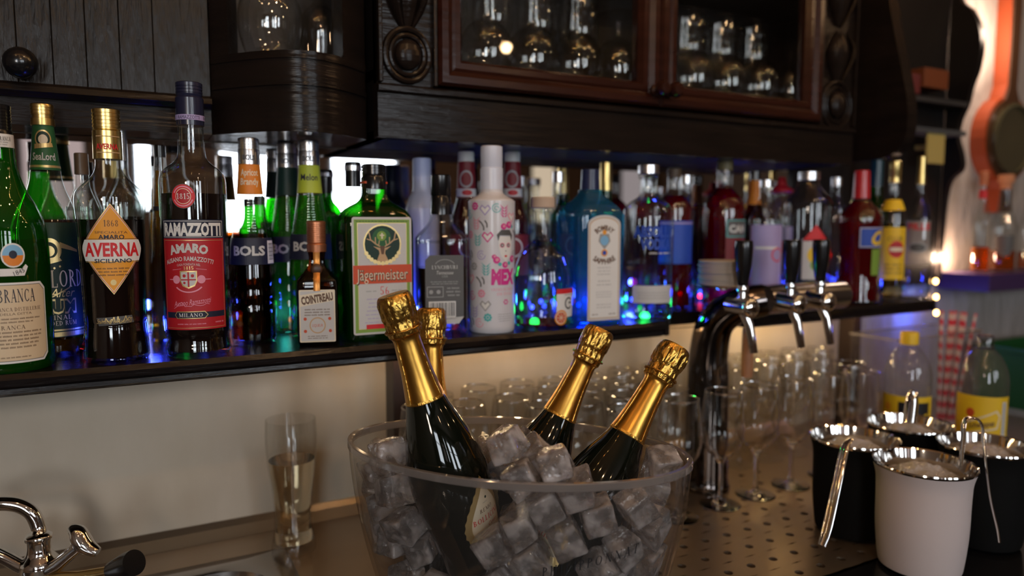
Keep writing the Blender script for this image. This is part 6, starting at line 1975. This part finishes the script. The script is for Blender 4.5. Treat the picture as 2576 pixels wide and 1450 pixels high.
# ------------------------------------------------------------------ soft drink bottles, straws, crate
def soda(px_, dep, topy, label, capped, lab):
    p = at_depth(px_, 950, dep)
    B = Bottle('soda_bottle', label, px_, p.y, cat='bottle', group='soda bottles', z=CT + .0006, yref=950)
    zt = B.z(topy); u = B.su
    s = zt / .285
    PP = [(.0375, 0.004), (.041, .015), (.041, .09), (.0400, .10), (.041, .11), (.041, .185), (.0402, .202), (.0365, .222), (.0285, .241), (.0185, .254), (.0138, .260), (.0125, .266)]
    P = smooth_prof([(r, z * s) for r, z in PP], 4)
    B.prof = P
    b = BM(); lathe(b, [(0, .008), (.030, .0), (.0355, .0012)] + P, 44, caps=(False, False)); obj('plastic', b, thin('pet_plastic', (0.93, 0.94, 0.95), (0.6, 0.62, 0.66), 0.05, 0.45, 0.06, haze=0.04), B.root)
    b = BM(); lq = [(r - .001, z) for r, z in P if z < .165 * s]
    lathe(b, [(0, lq[0][1])] + lq + [(0, lq[-1][1])], 40); obj('liquid', b, M['clear_liq'] if lab else M['yellow_liq'], B.root)
    if capped:
        b = BM(); lathe(b, [(.0155, .262 * s), (.0155, .264 * s), (.0152, .284 * s), (.014, .286 * s), (0, .286 * s)], 48, knurl=(2, .0005)); obj('cap', b, K['yellow'], B.root)
    else:
        b = BM(); lathe(b, [(.0148, .258 * s), (.0150, .260 * s), (.0150, .262 * s), (.0140, .263 * s), (.0138, .282 * s), (.0125, .284 * s), (0, .284 * s)], 44); obj('cap', b, thin('clear_cap', (0.8, 0.8, 0.82), None, 0.08, 0.5), B.root)
    return B
B = soda(2283, 1.36, 836, 'clear soda bottle with yellow cap and yellow and black label behind the dark pails', True, False)
D = Decal(); D.rect(-86, 988, 86, 1085, K['yellow'], 0); D.poly([(-20, 1002), (66, 1002), (66, 1040), (30, 1048), (-20, 1062)], K['black'], 1); D.poly([(-6, 1046), (60, 1028), (60, 1034), (-6, 1052)], K['yellow'], 2); D.disc(-50, 1018, 10, K['amber'], 1)
D.build('label', B.root, B.cyl())
B = soda(2474, 1.33, 842, 'clear soda bottle with a clear cap and yellow label beside the green crate', False, True)
D = Decal(); D.rect(-86, 988, 86, 1115, K['yellow'], 0); D.poly([(-56, 1062), (40, 1020), (52, 1034), (44, 1066), (-50, 1086)], K['palecream'], 1); D.poly([(-52, 1064), (38, 1025), (47, 1036), (40, 1062), (-46, 1082)], K['yellow'], 2)
D.disc(-28, 1030, 11, K['jag'], 3); D.text('Schweppes', 2, 1056, 15, K['brown'], 3, w=66, slant=.3, rot=-.18, bold=.03); D.rect(56, 1000, 72, 1104, K['lightgrey'], 1); D.microtext(58, 70, 1004, 1100, 12, K['grey'], 2, 91)
D.build('label', B.root, B.cyl())
BNY = 0.975
ccx0, ccx1 = colx(2195, BNY, 900), colx(2405, BNY, 900)
cz1 = on_y(2300, 838, BNY).z
cont = empty('plastic_bin', ((ccx0 + ccx1) / 2, BNY, CT + .0006), 0, 'clear plastic bin with the striped straws behind the soda bottles', 'bin')
hw_, hd_, hh_ = (ccx1 - ccx0) / 2, .055, cz1 - CT
b = BM()
for q in ((-hw_, hw_, -hd_, -hd_ + .002, 0, hh_), (-hw_, hw_, hd_ - .002, hd_, 0, hh_), (-hw_, -hw_ + .002, -hd_, hd_, 0, hh_), (hw_ - .002, hw_, -hd_, hd_, 0, hh_), (-hw_, hw_, -hd_, hd_, 0, .002)): box(b, *q)
obj('walls', b, M['acrylic'], cont, smooth=False)
b = BM()
for q in ((-hw_ - .002, hw_ + .002, -hd_ - .002, -hd_ + .002), (-hw_ - .002, hw_ + .002, hd_ - .002, hd_ + .002), (-hw_ - .002, -hw_ + .002, -hd_, hd_), (hw_ - .002, hw_ + .002, -hd_, hd_)): box(b, q[0], q[1], q[2], q[3], hh_ - .001, hh_ + .003)
obj('rim', b, M['acrylic_rim'], cont, smooth=False)
def straw_mesh(L=.275):
    b = BM(); n_ = 60; sg = 8
    rings = [[b.verts.new((.003 * cos(2 * pi * k / sg), .003 * sin(2 * pi * k / sg), L * i / n_)) for k in range(sg)] for i in range(n_ + 1)]
    for i in range(n_):
        for k in range(sg):
            j = (k + 1) % sg
            f = b.faces.new((rings[i][k], rings[i][j], rings[i + 1][j], rings[i + 1][k])); f.material_index = int(((i / 3.0 + k / sg) % 2) < 1)
    return b
s0 = obj('straw', straw_mesh(), [pbr('straw_white', (0.62, 0.50, 0.50), 0.5), pbr('straw_red', (0.55, 0.02, 0.05), 0.5)])
sx_, sy_ = ccx1 - .034, BNY
for i in range(11):
    o = s0 if i == 0 else bpy.data.objects.new('straw', s0.data)
    if i: COL.objects.link(o)
    a = i * 2.4; r_ = .004 + .011 * sqrt(i / 11)
    o.location = (sx_ + r_ * cos(a), sy_ + r_ * sin(a), CT + .004)
    o.rotation_euler = (-.12 * sin(a) * (i / 11), .075 + .05 * cos(a) * (i / 11), 0)
    tag(o, 'red and white striped drinking straw in the bunch standing in the clear bin', 'straw', 'striped straws')
gx_ = colx(2535, 1.02, 1000); gz = on_y(2560, 905, 0.93).z
cr = empty('green_crate', (gx_ + .16, 1.02, CT + .0006), 0, 'dark green plastic crate at the end of the counter behind the clear-capped soda bottle', 'crate')
b = BM(); H_ = gz - CT
for q in ((-.16, .16, -.09, -.085), (-.16, .16, .085, .09), (-.16, -.155, -.085, .085), (.155, .16, -.085, .085)): box(b, q[0], q[1], q[2], q[3], 0, H_)
box(b, -.155, .155, -.085, .085, 0, .006); box(b, -.155, .155, -.085, .085, H_ * .55, H_ * .56)
obj('walls', b, pbr('green_plastic', (0.010, 0.075, 0.018), 0.45), cr, smooth=False)
b = BM()
for q in ((-.165, .165, -.095, -.084), (-.165, .165, .084, .095), (-.165, -.154, -.095, .095), (.154, .165, -.095, .095)): box(b, q[0], q[1], q[2], q[3], H_ - .012, H_ + .002, .002)
obj('rim', b, pbr('green_plastic', (0.010, 0.075, 0.018), 0.45), cr, smooth=False)

# ------------------------------------------------------------------ bottles on the far shelf
def far_bottle(px_, Y, topy, label, capm, n=2.0, hw=22, liqm='orange_liq', cork=False):
    B = Bottle('liqueur_bottle', label, px_, Y, z=FS, yref=600)
    t = topy
    B.body([(t + 34, hw * .40), (t + 34, hw * .40), (t + 60, hw * .45), (t + 90, hw * .6), (t + 125, hw), (t + 150, hw), ('b', hw)], M['clear'], n=n)
    B.liquid(t + 190, M[liqm])
    if cork: B.cap([(t, hw * .62), (t + 20, hw * .62), (t + 20, hw * .42), (t + 36, hw * .42)], capm, name='stopper')
    else: B.cap([(t, hw * .42), (t + 2, hw * .5), (t + 36, hw * .46)], capm)
    return B
B = far_bottle(2467, 1.085, 432, 'slim amber bottle with a red and orange neck, first on the far shelf', pbr('orange_cap', (0.50, 0.16, 0.06), 0.5), hw=24)
B.band(478, 500, K['brightred'], 'neck_label')
B = far_bottle(2523, 1.075, 440, 'clear bottle with a round orange cork and dark shield label on the far shelf', pbr('orange_cork', (0.52, 0.22, 0.10), 0.7), hw=34, cork=True)
D = Decal(); D.poly([(-26, 592), (26, 592), (26, 622), (14, 640), (0, 646), (-14, 640), (-26, 622)], K['darkgrey'], 0); D.build('label', B.root, B.cyl(6))
B = far_bottle(2588, 1.085, 445, 'amber bottle cut by the frame at the far end of the far shelf', pbr('brown_cap2', (0.20, 0.08, 0.03), 0.5), hw=28)
